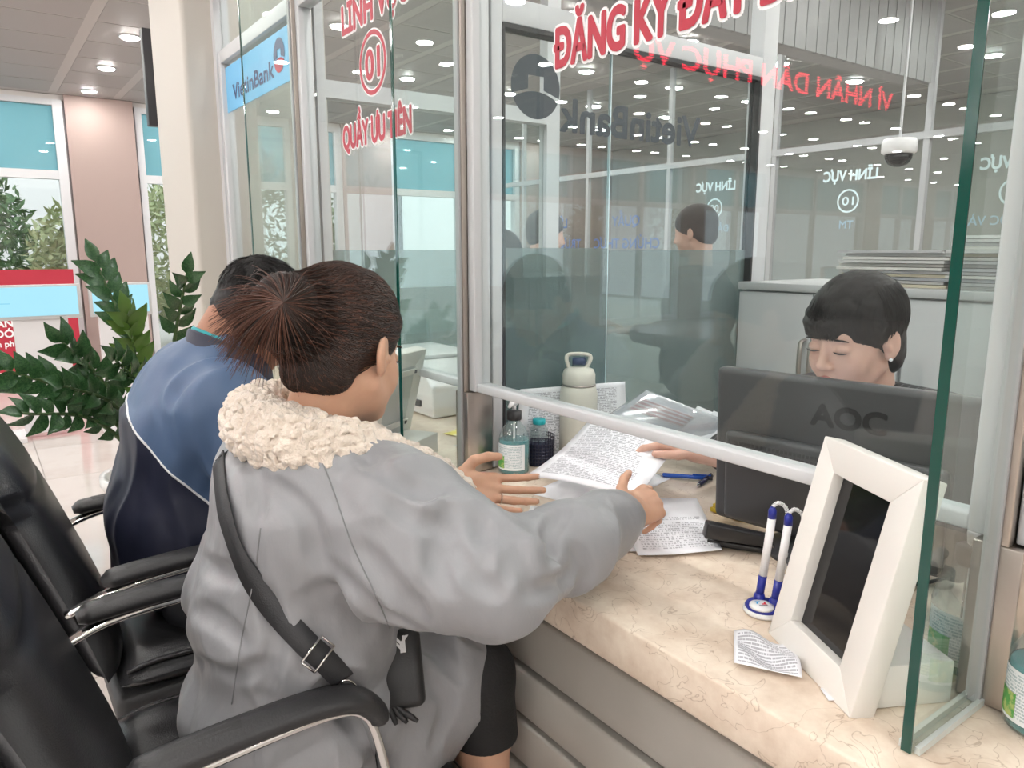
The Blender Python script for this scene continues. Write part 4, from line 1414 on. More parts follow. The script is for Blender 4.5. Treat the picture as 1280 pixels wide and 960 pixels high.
# desktop computer standing right of the monitor
pc = empty('desktop_computer', (-0.33, 1.22, 0.761), label='black desktop computer case standing right of the monitor', cat='computer')
MB().box(-0.42, -0.24, 1.07, 1.40, 0.763, 1.02).build('case', MBK, pc, bevel=0.006, seg=3)
MB().box(-0.41, -0.25, 1.064, 1.0695, 0.775, 1.01).build('front_panel', mat('navy_panel', (0.02, 0.025, 0.05), 0.3), pc, bevel=0.002)
for k in range(5):
    MB().box(-0.40, -0.30, 1.061, 1.0638, 0.80 + 0.012 * k, 0.804 + 0.012 * k).build('vent_bar', GASKET, pc)
MB().lathe((-0.275, 1.063, 0.99), [(0.008, -0.002), (0.008, 0.002)], 16, 1).build('power_button', CHROME, pc)

# ------------------------------------------------------------------ cabinets and document piles
CAB = mat('light_grey_steel', (0.56, 0.57, 0.58), 0.4)


def cabinet(x0, x1, label):
    r = empty('filing_cabinet', ((x0 + x1) / 2, 2.06, 0), label=label, cat='cabinet', group='grey cabinets behind the clerk')
    MB().box(x0, x1, 1.885, 2.28, 0.0, 1.165).build('body', CAB, r)
    MB().box(x0, x1, 1.862, 2.285, 1.165, 1.187).build('top', CAB, r, bevel=0.002)
    m = (x0 + x1) / 2
    for a, b, s in ((x0 + 0.003, m - 0.0015, 1), (m + 0.0015, x1 - 0.003, -1)):
        d = MB().box(a, b, 1.867, 1.884, 0.05, 1.160).build('door', CAB, r, bevel=0.002)
        hx_ = (b - 0.014) if s == 1 else (a + 0.014)
        MB().tube(curve([(hx_, 1.866, 0.925), (hx_, 1.846, 0.935), (hx_, 1.843, 0.98), (hx_, 1.846, 1.025), (hx_, 1.866, 1.035)], 20), 0.005, 8, (1.5, 0.8)).build('handle', STEEL, d, True)
    lk = MB().lathe((m + 0.02, 1.8655, 0.885), [(0.008, -0.004), (0.008, 0.002)], 16, 1).build('lock', STEEL, r)
    return r


cabinet(-1.43, -0.935, 'light grey steel cabinet with paired handles directly behind the clerk')
cabinet(-0.930, -0.435, 'light grey steel cabinet right of the clerk, topped with papers')
cabinet(-0.430, 0.065, 'light grey steel cabinet at the right end of the row')

ORD = ('lowest second third fourth fifth sixth seventh eighth ninth tenth eleventh twelfth thirteenth fourteenth fifteenth sixteenth seventeenth eighteenth nineteenth twentieth twenty-first').split()
GP = [mat('file_paper_%d' % k, c_, 0.7) for k, c_ in enumerate(((0.62, 0.62, 0.62), (0.52, 0.52, 0.54), (0.7, 0.69, 0.66), (0.45, 0.46, 0.5), (0.6, 0.55, 0.42)))]
for n, (x0, x1, k, lab) in enumerate(((-1.13, -0.86, 11, 'low pile'), (-0.85, -0.60, 15, 'tall pile'), (-0.58, -0.30, 21, 'tallest pile'))):
    z = 1.188
    for i in range(k):
        t = 0.0085
        j = RNG.uniform(-0.012, 0.012, 2)
        b = MB().box(x0 + j[0], x1 + j[0], 1.90 + j[1], 2.17 + j[1], z, z + t * 0.82).build('file_bundle', GP[int(RNG.integers(0, 5))])
        tag(b, '%s paper file bundle from the bottom of the %s on the grey cabinets' % (ORD[i], lab), 'paper file', 'files in the %s on the cabinets' % lab)
        b.rotation_euler = (0, 0, 0)
        z += t

# dome camera hanging over the far booths
dc = empty('dome_camera', (-2.5, 4.7, 2.2), label='white dome security camera hanging inside the island', cat='camera')
cc = np.array((-2.47, 4.70, -0.17))
MB().tube([cc + (0, 0, 2.12), cc + (0, 0, CZ + 0.17)], 0.008, 10).build('drop_pole', WHITE_ALU, dc)
MB().lathe(cc, [(0.09, 2.12), (0.10, 2.10), (0.10, 2.04), (0.085, 2.03)], 28).build('housing', WHITEP, dc, True)
MB().lathe(cc, [(0.02, 1.955), (0.055, 1.97), (0.075, 2.0), (0.08, 2.03)], 28).build('dome', mat('smoked_dome', (0.02, 0.02, 0.022), 0.06), dc, True)

# ------------------------------------------------------------------ far-left hall furniture
bn = empty('banner', (-9.05, 0.2, 0), label='red banner board with white lettering below the hall window', cat='banner')
MB().box(-9.08, -9.03, -1.1, 0.86, 0.06, 1.085).build('board', RED, bn)
MB().box(-9.085, -9.02, -1.1, 0.87, 0.0, 0.06).build('foot', WHITE_ALU, bn)
for z, s, h in ((0.52, 'PHỤC VỤ HÀNH', 0.075), (0.415, 'TẬN TÂM ĐÓN', 0.075), (0.32, 'nhanh phục', 0.06)):
    lettering('lettering', s, h, (-9.025, 0.36, z), (0, 1, 0), FZ, WHITEV, bn, 0.04, align='RIGHT')
SCR = mat('kiosk_screen', (0.1, 0.2, 0.25), 0.2, emit=(0.36, 0.72, 0.86), estr=0.75)
for y0, y1, lab in ((-0.62, 0.60, 'wide cyan information screen in front of the red banner'), (0.65, 1.05, 'narrow cyan information screen by the cream column')):
    r = empty('information_screen', (-6, (y0 + y1) / 2, 0), label=lab, cat='screen', group='cyan information screens')
    MB().box(-6.03, -5.985, y0, y1, 0.815, 1.05).build('casing', mat('grey_casing', (0.5, 0.5, 0.5), 0.4), r, bevel=0.004)
    sc = MB().box(-5.984, -5.981, y0 + 0.02, y1 - 0.02, 0.84, 1.035).build('screen', SCR, r)
    for k in range(5):
        MB().box(-5.981, -5.9805, y0 + 0.06 + 0.03 * (k == 0), y0 + (y1 - y0) * (0.5 + 0.08 * (k % 3)), 0.865 + 0.03 * k, 0.872 + 0.03 * k).build('text_line', mat('screen_text', (0.1, 0.3, 0.4), 0.4, emit=(0.2, 0.5, 0.65), estr=0.6), sc)
    yc = 0.34 if y0 < 0 else (y0 + y1) / 2
    MB().box(-6.06, -6.0, yc - 0.15, yc + 0.17, 0.03, 0.82).build('leg', mat('kiosk_grey', (0.66, 0.65, 0.66), 0.4), r)
    MB().box(-6.2, -5.86, (y0 + y1) / 2 - 0.2, (y0 + y1) / 2 + 0.2, 0.001, 0.03).build('foot', MATS['kiosk_grey'], r)

# ------------------------------------------------------------------ potted plant with glossy paired leaflets
pl = empty('potted_plant', (-2.95, 0.50, 0), label='glossy dark green plant with arching stems behind the man in blue', cat='plant')
c = np.array((-2.95, 0.50, 0))
MB().lathe(c, [(0.13, 0.001), (0.14, 0.01), (0.19, 0.42), (0.205, 0.44), (0.205, 0.47), (0.18, 0.47), (0.175, 0.44)], 32).build('pot', mat('white_glazed_pot', (0.7, 0.69, 0.67), 0.25), pl, True)
MB().lathe(c, [(0.175, 0.40), (0.175, 0.43)], 28).build('soil', mat('soil', (0.05, 0.035, 0.025), 0.9), pl)
PLM = [mat('glossy_leaf_dark', (0.025, 0.075, 0.028), 0.25, spec=0.6, mottle=(18, (0.06, 0.15, 0.05), 0.4, 0.7)), mat('glossy_leaf_light', (0.10, 0.19, 0.035), 0.28, spec=0.5)]
STEM = mat('green_stem', (0.06, 0.11, 0.035), 0.4)
lm = []
for m_ in PLM:
    V, F = [], []
    nL = 6
    for i in range(nL + 1):
        t = i / nL
        w = 0.27 * math.sin(PI * min(1, t * 0.96 + 0.04) ** 0.8) if 0 < t < 1 else 0.02
        z = 0.10 * math.sin(PI * t) - 0.12 * t * t
        V += [(t, -w, z + 0.06 * w), (t, 0, z - 0.05), (t, w, z + 0.06 * w)]
    for i in range(nL):
        a = 3 * i
        F += [(a, a + 1, a + 4, a + 3), (a + 1, a + 2, a + 5, a + 4)]
    me = mesh_np('leaf', np.array(V), F, True)
    me.materials.append(m_)
    lm.append(me)
# stems: end point given, all rising from the pot
ends = [((-3.02, 0.36, 1.24), 0, 1.0), ((-2.75, 0.60, 1.20), 0, 0.9), ((-2.88, 0.42, 1.06), 1, 1.0), ((-2.75, 0.05, 0.92), 0, 1.0), ((-2.62, 0.08, 0.80), 0, 0.9),
        ((-2.85, 0.22, 0.98), 0, 1.0), ((-2.7, 0.2, 0.86), 0, 0.9), ((-2.62, 0.34, 0.94), 0, 1.0), ((-2.75, 0.74, 1.10), 1, 0.7), ((-2.60, 0.45, 0.86), 0, 0.9)]
for e_, k, s_ in ends:
    e_ = np.array(e_)
    b_0 = c + np.array((RNG.uniform(-.06, .06), RNG.uniform(-.06, .06), 0.42))
    mid = b_0 * 0.5 + e_ * 0.5 + np.array((0, 0, 0.10))
    P = curve([b_0, mid, e_], 26)
    sm_ = MB().tube(P, np.linspace(0.011, 0.004, 27), 7).build('stem', STEM, pl, True)
    base_w = np.array(wmat(pl))[:3, 3]
    T = np.gradient(P, axis=0)
    for i in range(9, 27, 1):
        t = T[i] / np.linalg.norm(T[i])
        sd = np.cross(t, (1.0, 0.25, 0.3)) + RNG.normal(0, 0.35, 3)
        sd -= t * (sd @ t)
        sd /= np.linalg.norm(sd)
        up_ = np.cross(sd, t)
        s = 1 if i % 2 else -1
        d = t * 0.75 + s * sd * 0.8 + up_ * RNG.uniform(-0.1, 0.25)
        if i == 26: d = t
        d /= np.linalg.norm(d)
        y_ = np.cross(up_, d)
        y_ /= np.linalg.norm(y_)
        z_ = np.cross(d, y_)
        L = (0.092 if i > 12 else 0.08) * s_ * RNG.uniform(0.85, 1.15)
        o = link('leaf', lm[k], None, sm_)
        o.matrix_local = Matrix(((d[0] * L, y_[0] * L, z_[0] * L, P[i][0] - base_w[0]), (d[1] * L, y_[1] * L, z_[1] * L, P[i][1] - base_w[1]),
                                 (d[2] * L, y_[2] * L, z_[2] * L, P[i][2] - base_w[2]), (0, 0, 0, 1)))

# ------------------------------------------------------------------ things on the far counter bay
for k, (x, y, w, d, col, lab) in enumerate(((-1.80, 1.05, .10, .14, (0.7, 0.6, 0.1), 'yellow leaflet on the far counter bay'), (-1.72, 1.10, .10, .13, (0.2, 0.42, 0.18), 'green leaflet on the far counter bay'),
                                            (-1.66, 1.0, .09, .12, (0.75, 0.75, 0.74), 'white leaflet on the far counter bay'))):
    flat('leaflet', [(x, y), (x + w, y + 0.03), (x + w - 0.03, y + d), (x - 0.03, y + d - 0.03)], 0.7625 + 0.001 * k, mat('leaflet_%d' % k, col, 0.4, mottle=(25, (0.7, 0.66, 0.5), 0.5, 0.62)), lab, cat='leaflet',
         bulge=lambda u, v: (0, 0, 0.012 * v * v))
bb = MB().box(-1.66, -1.55, 1.02, 1.18, 0.765, 0.778).build('blue_folder', mat('blue_card', (0.05, 0.1, 0.32), 0.4), bevel=0.001)
tag(bb, 'blue card folder beside the steel post in the far bay', 'folder')
pt = empty('document_scanner', (-2.15, 1.2, 0.761), label='white document scanner on the far counter bay behind the glass', cat='scanner')
MB().prism([(-2.42, 0.762), (-1.98, 0.762), (-1.98, 0.86), (-2.08, 0.93), (-2.42, 0.93)], 1.12, 1.38).build('body', WHITEP, pt, bevel=0.008, seg=3)
MB().box(-2.40, -2.1, 1.15, 1.36, 0.931, 0.945).build('lid', WHITEP, pt, bevel=0.004)
MB().box(-2.35, -2.05, 1.112, 1.119, 0.79, 0.81).build('paper_slot', GASKET, pt)
m2 = empty('monitor', (-2.0, 1.55, 0.761), label='dark computer monitor in the far booth behind the scanner', cat='monitor')
MB().box(-2.2, -1.75, 1.40, 1.43, 0.80, 1.08).build('casing', MBK, m2, bevel=0.008)
MB().box(-2.0, -1.95, 1.40, 1.43, 0.765, 0.80).build('stand_neck', MBK, m2)
MB().box(-2.08, -1.87, 1.33, 1.45, 0.761, 0.768).build('stand_foot', MBK, m2)

# ------------------------------------------------------------------ people
def skin(name, col):
    return mat(name, col, 0.5, spec=0.35, sss=0.15, mottle=(26, tuple(min(1, q * 1.1) for q in col), 0.4, 0.75), bump=(500, 0.05, 2))


def hairmat(name, c1, c2, sp=0.4):
    return mat(name, c1, 0.46, spec=sp, mottle=(7, c2, 0.45, 0.8))


def head(S, c, R, s=1.0, face=True):
    S.frame(c, R, s)
    S.ell((0, -0.014, 0.030), (0.072, 0.090, 0.076), k=0.02)
    S.ell((0, 0.026, -0.028), (0.061, 0.060, 0.076), k=0.02)
    S.ell((0, 0.030, -0.070), (0.050, 0.052, 0.040), k=0.02)
    S.ell((0, 0.064, -0.096), (0.020, 0.016, 0.015), k=0.02)
    for q in (-1, 1):
        S.ell((q * 0.034, 0.054, -0.042), (0.024, 0.024, 0.026), k=0.02)
        S.cap((q * 0.052, 0.0, -0.06), (q * 0.02, 0.062, -0.096), 0.014, 0.012, k=0.02)
    S.cap((-0.03, 0.071, 0.012), (0.03, 0.071, 0.012), 0.012, k=0.015)
    if face:
        for q in (-1, 1):
            S.ell((q * 0.031, 0.092, -0.008), (0.014, 0.012, 0.009), k=0.012, op='s')
            S.ell((q * 0.031, 0.0735, -0.009), (0.0145, 0.0125, 0.0105), k=0.003)
        S.cap((0, 0.082, 0.0), (0, 0.099, -0.036), 0.007, 0.009, k=0.010)
        S.ell((0, 0.099, -0.040), (0.0105, 0.0105, 0.009), k=0.006)
        for q in (-1, 1):
            S.ell((q * 0.0115, 0.091, -0.043), (0.0075, 0.009, 0.0065), k=0.005)
            S.ell((q * 0.006, 0.095, -0.0505), (0.003, 0.004, 0.003), k=0.003, op='s')
        S.ell((0, 0.078, -0.066), (0.021, 0.013, 0.0075), k=0.006)
        S.ell((0, 0.076, -0.0775), (0.018, 0.013, 0.0075), k=0.006)
        S.cap((-0.021, 0.081, -0.0715), (0.021, 0.081, -0.0715), 0.0022, k=0.003, op='s')
        S.cap((0, 0.0925, -0.0715), (0, 0.088, -0.0715), 0.002, k=0.004, op='s')
    for q in (-1, 1):                                    # ears with a hollow and lobe
        E = np.array(((1, 0, 0), (0, 1, 0), (0, 0, 1.0)))
        a = 0.35 * q
        E = np.array(((math.cos(a), -math.sin(a), 0), (math.sin(a), math.cos(a), 0), (0, 0, 1)))
        S.ell((q * 0.074, -0.008, -0.014), (0.0075, 0.0185, 0.030), E, k=0.005)
        S.ell((q * 0.0715, -0.004, -0.038), (0.006, 0.009, 0.011), E, k=0.005)
        S.ell((q * 0.0825, -0.002, -0.014), (0.005, 0.0095, 0.018), E, k=0.003, op='s')
        S.ell((q * 0.078, 0.004, -0.022), (0.004, 0.006, 0.007), E, k=0.003)
    return S


def hand(S, wrist, fdir, palm, side, curl, spread=1.0, s=0.93, thumb=((0.3, 0.9, 0.25), (0.75, 0.6, 0.2), (0.9, 0.4, 0.1)), fcurl=None):
    """frame: x towards fingers, y towards the thumb, z out of the palm. side +1 keeps y = palm x fdir, -1 flips it.
    curl: bend per joint in radians for each finger"""
    x = np.array(fdir, float)
    x /= np.linalg.norm(x)
    z = np.array(palm, float)
    z -= x * (z @ x)
    z /= np.linalg.norm(z)
    y = np.cross(z, x) * side
    R = np.stack([x, y, z], 1)
    S.frame(wrist, R, s)
    mcp = [(0.088, 0.030, 0.0), (0.092, 0.010, -0.002), (0.087, -0.010, -0.001), (0.078, -0.028, 0.002)]
    for i, m in enumerate(mcp):
        S.cap((0.008, m[1] * 0.55, 0), m, 0.0135, 0.0115 if i < 3 else 0.010, k=0.010)
    S.ell((0.030, 0.020, 0.008), (0.030, 0.016, 0.013), k=0.012)         # ball of the thumb
    S.ell((0.042, -0.024, 0.006), (0.032, 0.011, 0.011), k=0.012)        # heel of the hand
    S.cap((-0.06, 0, 0), (0.010, 0, 0), 0.026, 0.023, k=0.014)           # wrist
    Ls = [(0.040, 0.024, 0.019), (0.044, 0.028, 0.020), (0.041, 0.026, 0.020), (0.032, 0.019, 0.018)]
    for i, m in enumerate(mcp):
        p = np.array(m)
        a = 0.0
        sp = (0.16, 0.04, -0.07, -0.2)[i] * spread
        cu = curl[i]
        r = 0.0088 if i < 3 else 0.0076
        for j, L in enumerate(Ls[i]):
            a += cu[j]
            d = np.array((math.cos(a) * math.cos(sp), math.sin(sp) * math.cos(a), math.sin(a)))
            q = p + d * L
            S.cap(p, q, r, r * 0.88, k=0.0028)
            S.ell(p, (r * 1.02,) * 3, k=0.002)
            p, r = q, r * 0.9
    p = np.array((0.022, 0.026, 0.006))
    r = 0.0125
    for j, (d, L) in enumerate(zip(thumb, (0.034, 0.029, 0.022))):
        d = np.array(d, float)
        d /= np.linalg.norm(d)
        q = p + d * L
        S.cap(p, q, r, r * 0.85, k=0.006 if j == 0 else 0.003)
        p, r = q, r * 0.86
    S.frame()
    joints.append((S, [wrist + R @ (np.array(m) * s) for m in mcp], R, s, wrist + R @ (p * s), R @ d))


joints = []


def folds(amp, seed, scale=14, squeeze=(1, 1, 0.45)):
    sq = np.array(squeeze)

    def fn(P):
        W = P + 0.035 * np.stack([vnoise(P, 9, seed), vnoise(P, 9, seed + 1), vnoise(P, 9, seed + 2)], 1)
        a = vnoise(W * sq, scale, seed + 3)
        b = vnoise(W * sq, scale * 2.3, seed + 4)
        ridge = 1 - np.abs(a) * 2.2
        return -amp * (0.75 * np.clip(ridge, -0.6, 1) + 0.35 * b)
    return fn


def on_ell(c, R, s, ec, er, d, lift=0.0):
    d = d / np.linalg.norm(d, axis=-1, keepdims=True)
    rad = 1 / np.sqrt(((d / np.array(er)) ** 2).sum(-1, keepdims=True))
    p = (np.array(ec) + d * (rad + lift)) * s
    return np.array(c) + p @ np.array(R).T


from mathutils.bvhtree import BVHTree


def bvh(o):
    m = np.array(wmat(o))
    V = np.empty(len(o.data.vertices) * 3, np.float32)
    o.data.vertices.foreach_get('co', V)
    V = V.reshape(-1, 3) @ m[:3, :3].T + m[:3, 3]
    return BVHTree.FromPolygons(V.tolist(), [tuple(p.vertices) for p in o.data.polygons])


def view_ray(px, py):
    fw = np.array((-math.cos(ALPHA), math.sin(ALPHA), 0))
    rt = np.array((math.sin(ALPHA), math.cos(ALPHA), 0))
    f = fw * math.cos(TILT) - np.array((0, 0, math.sin(TILT)))
    u = np.array((0, 0, math.cos(TILT))) + fw * math.sin(TILT)
    return rt * (px - 640) / FPX + u * (480 - py) / FPX + f


def drape(tree, pix):
    """points of a garment seam or strap on the garment itself, with normals"""
    out = []
    for q in pix:
        h = tree.ray_cast(Vector((0, 0, EYE)), Vector(view_ray(*q)).normalized())
        if h[0] is not None:
            out.append((np.array(h[0]), np.array(h[1])))
    return out


def ribbon(PN, w, lift, thick):
    P = curve([p for p, n in PN], 60)
    N = curve([n for p, n in PN], 60)
    N /= np.linalg.norm(N, axis=1)[:, None]
    T = np.gradient(P, axis=0)
    T /= np.linalg.norm(T, axis=1)[:, None]
    B = np.cross(T, N)
    B /= np.linalg.norm(B, axis=1)[:, None]
    V, F = [], []
    for i in range(len(P)):
        for a, b in ((-w, lift), (w, lift), (w, lift + thick), (-w, lift + thick)):
            V.append(P[i] + B[i] * a + N[i] * b)
    for i in range(len(P) - 1):
        for k in range(4):
            F.append((4 * i + k, 4 * i + (k + 1) % 4, 4 * i + 4 + (k + 1) % 4, 4 * i + 4 + k))
    F += [(3, 2, 1, 0), tuple(4 * (len(P) - 1) + k for k in range(4))]
    return V, F, P, N, T


# ---------------------------------------------------------------- woman in the grey coat
wr = empty('person', (-1.12, 0.36, 0), label='person in a grey padded coat with fleece collar and hair bun', cat='person')
WSKIN = skin('woman_skin', (0.60, 0.36, 0.25))
whc = np.array((-1.052, 0.448, 1.140))
whR = rot((-0.46, 0.84, -0.28), roll=0.05)
S = Solid((-1.50, 0.05, 0.0), (-0.62, 1.05, 1.33), 0.0033)
head(S, whc, whR, 0.98)
S.frame()
nb_ = whc + whR @ np.array((0, -0.03, -0.05))
S.cap(nb_, (-1.075, 0.395, 0.98), 0.048, 0.055, k=0.025)
S.ell((-1.09, 0.38, 0.86), (0.13, 0.09, 0.14), k=0.03)
S.ell((-1.12, 0.36, 0.66), (0.12, 0.10, 0.14), k=0.03)
S.ell((-1.13, 0.36, 0.55), (0.14, 0.12, 0.08), k=0.03)
RE, RW = np.array((-0.775, 0.535, 0.846)), np.array((-0.845, 0.815, 0.850))
LE, LW = np.array((-1.235, 0.535, 0.815)), np.array((-1.182, 0.660, 0.842))
S.chain([(-1.0, 0.41, 0.93), (-0.95, 0.43, 0.93), RE, RW], [0.05, 0.05, 0.04, 0.026], k=0.02)
S.chain([(-1.15, 0.38, 0.93), (-1.20, 0.39, 0.93), LE, LW], [0.05, 0.05, 0.038, 0.026], k=0.02)
KR, KL = np.array((-1.0, 0.64, 0.555)), np.array((-1.24, 0.64, 0.555))
for k_, hx_ in ((KR, -1.07), (KL, -1.19)):
    S.chain([(hx_, 0.40, 0.545), k_, k_ + (0.0, 0.015, -0.12), k_ + (0.012, 0.0, -0.30), k_ + (0.015, -0.02, -0.47), k_ + (0.015, -0.01, -0.52)], [0.075, 0.054, 0.048, 0.050, 0.034, 0.034], k=0.02)
    S.cap(k_ + (0.015, -0.02, -0.525), k_ + (0.02, 0.10, -0.535), 0.033, 0.026, k=0.02)
# right hand pinching the bundle's corner, left hand open palm up
hand(S, RW + np.array((-0.012, 0.045, -0.004)), (-0.22, 0.97, -0.02), (-0.55, -0.1, -0.8), -1,
     [(0.35, 0.7, 0.4), (0.75, 0.9, 0.5), (0.9, 0.95, 0.5), (1.0, 0.95, 0.5)], 0.5, 0.9, thumb=((0.55, 0.7, 0.0), (0.8, 0.5, -0.1), (0.95, 0.3, -0.1)))
hand(S, LW + np.array((0.012, 0.032, -0.002)), (0.46, 0.86, -0.20), (0.58, -0.50, 0.60), 1,
     [(0.05, 0.12, 0.08), (0.16, 0.14, 0.1), (0.28, 0.22, 0.12), (0.38, 0.25, 0.15)], 1.0, 1.0, thumb=((0.55, 0.75, 0.35), (0.9, 0.45, 0.0), (0.98, 0.2, -0.05)))
wbody = S.build('body', WSKIN, wr)
NAIL = mat('fingernail', (0.68, 0.45, 0.38), 0.25)


def thumbnail(j, parent):
    _, _, R, s_, tip, d = j
    nrm = np.cross(d, R[:, 2]); nrm /= np.linalg.norm(nrm)
    bk_ = -R[:, 2] - d * (-R[:, 2] @ d); bk_ /= np.linalg.norm(bk_)
    c_ = tip - d * 0.001 + bk_ * 0.0062
    V = [c_ + d * a * 0.006 + nrm * b * 0.0045 - bk_ * 0.0018 * b * b for a in (-1, -0.3, 0.4, 1) for b in (-1, -0.5, 0, 0.5, 1)]
    F = [(5 * i + k, 5 * i + k + 1, 5 * i + k + 6, 5 * i + k + 5) for i in range(3) for k in range(4)]
    mk('nail', V, F, NAIL, parent, True)


for j in joints[:2]: thumbnail(j, wbody)
_, mc_, R_, s_, _, _ = joints[1]
rc = mc_[2] + R_ @ np.array((0.016, -0.001, 0.004))
MB().tube([rc + 0.0097 * (math.cos(t) * R_[:, 1] + math.sin(t) * R_[:, 2]) for t in np.linspace(0, 2 * PI, 24)], 0.0012, 6).build('finger_ring', CHROME, wr, True)

# hair: cap swept back to a bun
WH = hairmat('woman_hair', (0.022, 0.013, 0.010), (0.055, 0.028, 0.02))
WH2 = hairmat('woman_hair_tips', (0.11, 0.045, 0.028), (0.05, 0.022, 0.016))
ec, er = (0, -0.016, 0.034), (0.083, 0.101, 0.087)
S = Solid(whc - 0.26, whc + 0.26, 0.003)
S.frame(whc, whR, 0.98)
S.ell(ec, er, k=0.001)
S.ell((0, -0.060, -0.045), (0.058, 0.045, 0.050), k=0.03)
S.ell((0, 0.105, -0.095), (0.14, 0.125, 0.108), k=0.008, op='s')
S.ell((0, 0.13, -0.01), (0.062, 0.06, 0.075), k=0.015, op='s')
S.ell((0, -0.06, -0.115), (0.12, 0.12, 0.030), k=0.02, op='s')
bun = np.array((-0.012, -0.128, 0.022))
S.ell(bun, (0.050, 0.040, 0.053), k=0.012)
S.frame()
Rw = whR


def streak(P):
    q = (P - whc) @ Rw
    d = q - bun
    d /= np.linalg.norm(d, axis=1)[:, None] + 1e-9
    ang = np.arctan2(d[:, 2], d[:, 0]) * 9 + vnoise(P, 30, 5) * 1.5
    return -0.0012 * np.sin(ang) - 0.0009 * vnoise(d * 22, 1.0, 8)


S.rough(streak)
whair = S.build('hair', WH, wr)
n = 5200
L, L2 = [], []
e_ = (bun - np.array(ec))
while len(L) + len(L2) < n:
    d0 = RNG.normal(size=3)
    d0 /= np.linalg.norm(d0)
    q = np.array(ec) + d0 / math.sqrt(((d0 / np.array(er)) ** 2).sum())
    if (((q - (0, 0.105, -0.095)) / (0.14, 0.125, 0.108)) ** 2).sum() < 1.0 or (((q - (0, 0.13, -0.01)) / (0.062, 0.06, 0.075)) ** 2).sum() < 1.0 or q[2] < -0.075:
        n -= 0.35
        continue
    d1_ = e_ + RNG.normal(0, 0.014, 3)
    d1_ /= np.linalg.norm(d1_)
    ss = np.linspace(0, 1, 9)[:, None]
    d = d0 * (1 - ss) + d1_ * ss
    lift = RNG.uniform(-0.0004, 0.0020) + 0.0022 * np.sin(PI * ss) * RNG.uniform(0, 1)
    pts = on_ell(whc, whR, 0.98, ec, er, d, lift)
    (L2 if RNG.random() < 0.2 else L).append(pts)
htree = bvh(whair)
hc0 = whc + whR @ np.array((0, -0.02, 0.02))


def onto(lines):
    out = []
    for P in lines:
        Q = []
        for p in P:
            d = p - hc0
            r_ = np.linalg.norm(d)
            d = d / r_
            h = htree.ray_cast(Vector(hc0 + d * 0.3), Vector(-d))
            Q.append(hc0 + d * (min(0.3 - h[3], 0.135) + RNG.uniform(0.0, 0.0016)) if h[0] is not None else p)
        out.append(Q)
    return out


for i in range(900):                                     # from the nape up into the bun
    q0 = np.array((RNG.uniform(-0.062, 0.066), RNG.uniform(-0.11, -0.035), RNG.uniform(-0.085, -0.02)))
    ss = np.linspace(0, 1, 9)[:, None]
    pts = q0 * (1 - ss) + (bun + RNG.normal(0, 0.012, 3)) * ss + np.array((0, -0.02, 0)) * np.sin(PI * ss)
    L.append(whc + (pts * 0.98) @ whR.T)
L, L2 = onto(L), onto(L2)
V, F = strands(L, 0.0007, 0.0005)
mk('hair_strands', V, F, WH, whair, True)
V, F = strands(L2, 0.0007, 0.0005)
mk('highlight_strands', V, F, WH2, whair, True)
L, L2 = [], []
pole = np.array((0.62, -0.75, 0.12))
pole /= np.linalg.norm(pole)
for i in range(1500):                                    # hair wound over the bun, from its whorl outwards, with loose tips
    u = RNG.normal(size=3)
    u -= pole * (u @ pole)
    u /= np.linalg.norm(u)
    tip = i < 380
    if tip:                                              # tips hang to her left and down
        u = np.array((-0.75, -0.3, -0.25)) + RNG.normal(0, 0.42, 3)
        u -= pole * (u @ pole)
        u /= np.linalg.norm(u)
    side_ = np.cross(pole, u)
    ss = np.linspace(0, 1, 9)[:, None]
    th = ss * RNG.uniform(1.2, 1.9)
    d = pole * np.cos(th) + (u + side_ * 0.35 * ss) * np.sin(th)
    d /= np.linalg.norm(d, axis=1)[:, None]
    br = np.array((0.053, 0.043, 0.056))
    rad = 1 / np.sqrt(((d / br) ** 2).sum(1, keepdims=True))
    pts = bun + d * (rad + RNG.uniform(-0.001, 0.003))
    if tip:
        pts = pts + u * ss ** 2 * RNG.uniform(0.01, 0.05) + np.array((0, 0, -0.018)) * ss ** 3 + pole * 0.006 * ss
    (L2 if (tip and RNG.random() < 0.75) or RNG.random() < 0.12 else L).append(whc + (pts * 0.98) @ whR.T)
V, F = strands(L, 0.0009, 0.0003)
mk('bun_strands', V, F, WH, whair, True)
V, F = strands(L2, 0.0009, 0.0003)
mk('loose_tips', V, F, WH2, whair, True)
for q in (-1, 1):
    e0 = whc + whR @ (np.array((q * 0.031, 0.0855, -0.0125)) * 0.98)
    P = [whc + whR @ (np.array((q * 0.031 + a * 0.016, 0.0858 - 0.004 * (a * 1.0) ** 2 + 0.002, -0.0125 - 0.0015 * (1 - a * a))) * 0.98) for a in np.linspace(-1, 1, 9)]
    MB().tube(P, [0.0005, 0.001, 0.0013, 0.0014, 0.0014, 0.0014, 0.0013, 0.001, 0.0005], 5).build('eyelashes', GASKET, wbody)
    P = [whc + whR @ (np.array((q * 0.031 + a * 0.018, 0.0835 - 0.005 * a * a, 0.012 - 0.003 * a * a)) * 0.98) for a in np.linspace(-1, 1, 9)]
    MB().tube(P, [0.0008, 0.002, 0.0025, 0.0027, 0.0027, 0.0025, 0.0022, 0.0018, 0.0008], 5).build('eyebrow', WH, wbody)

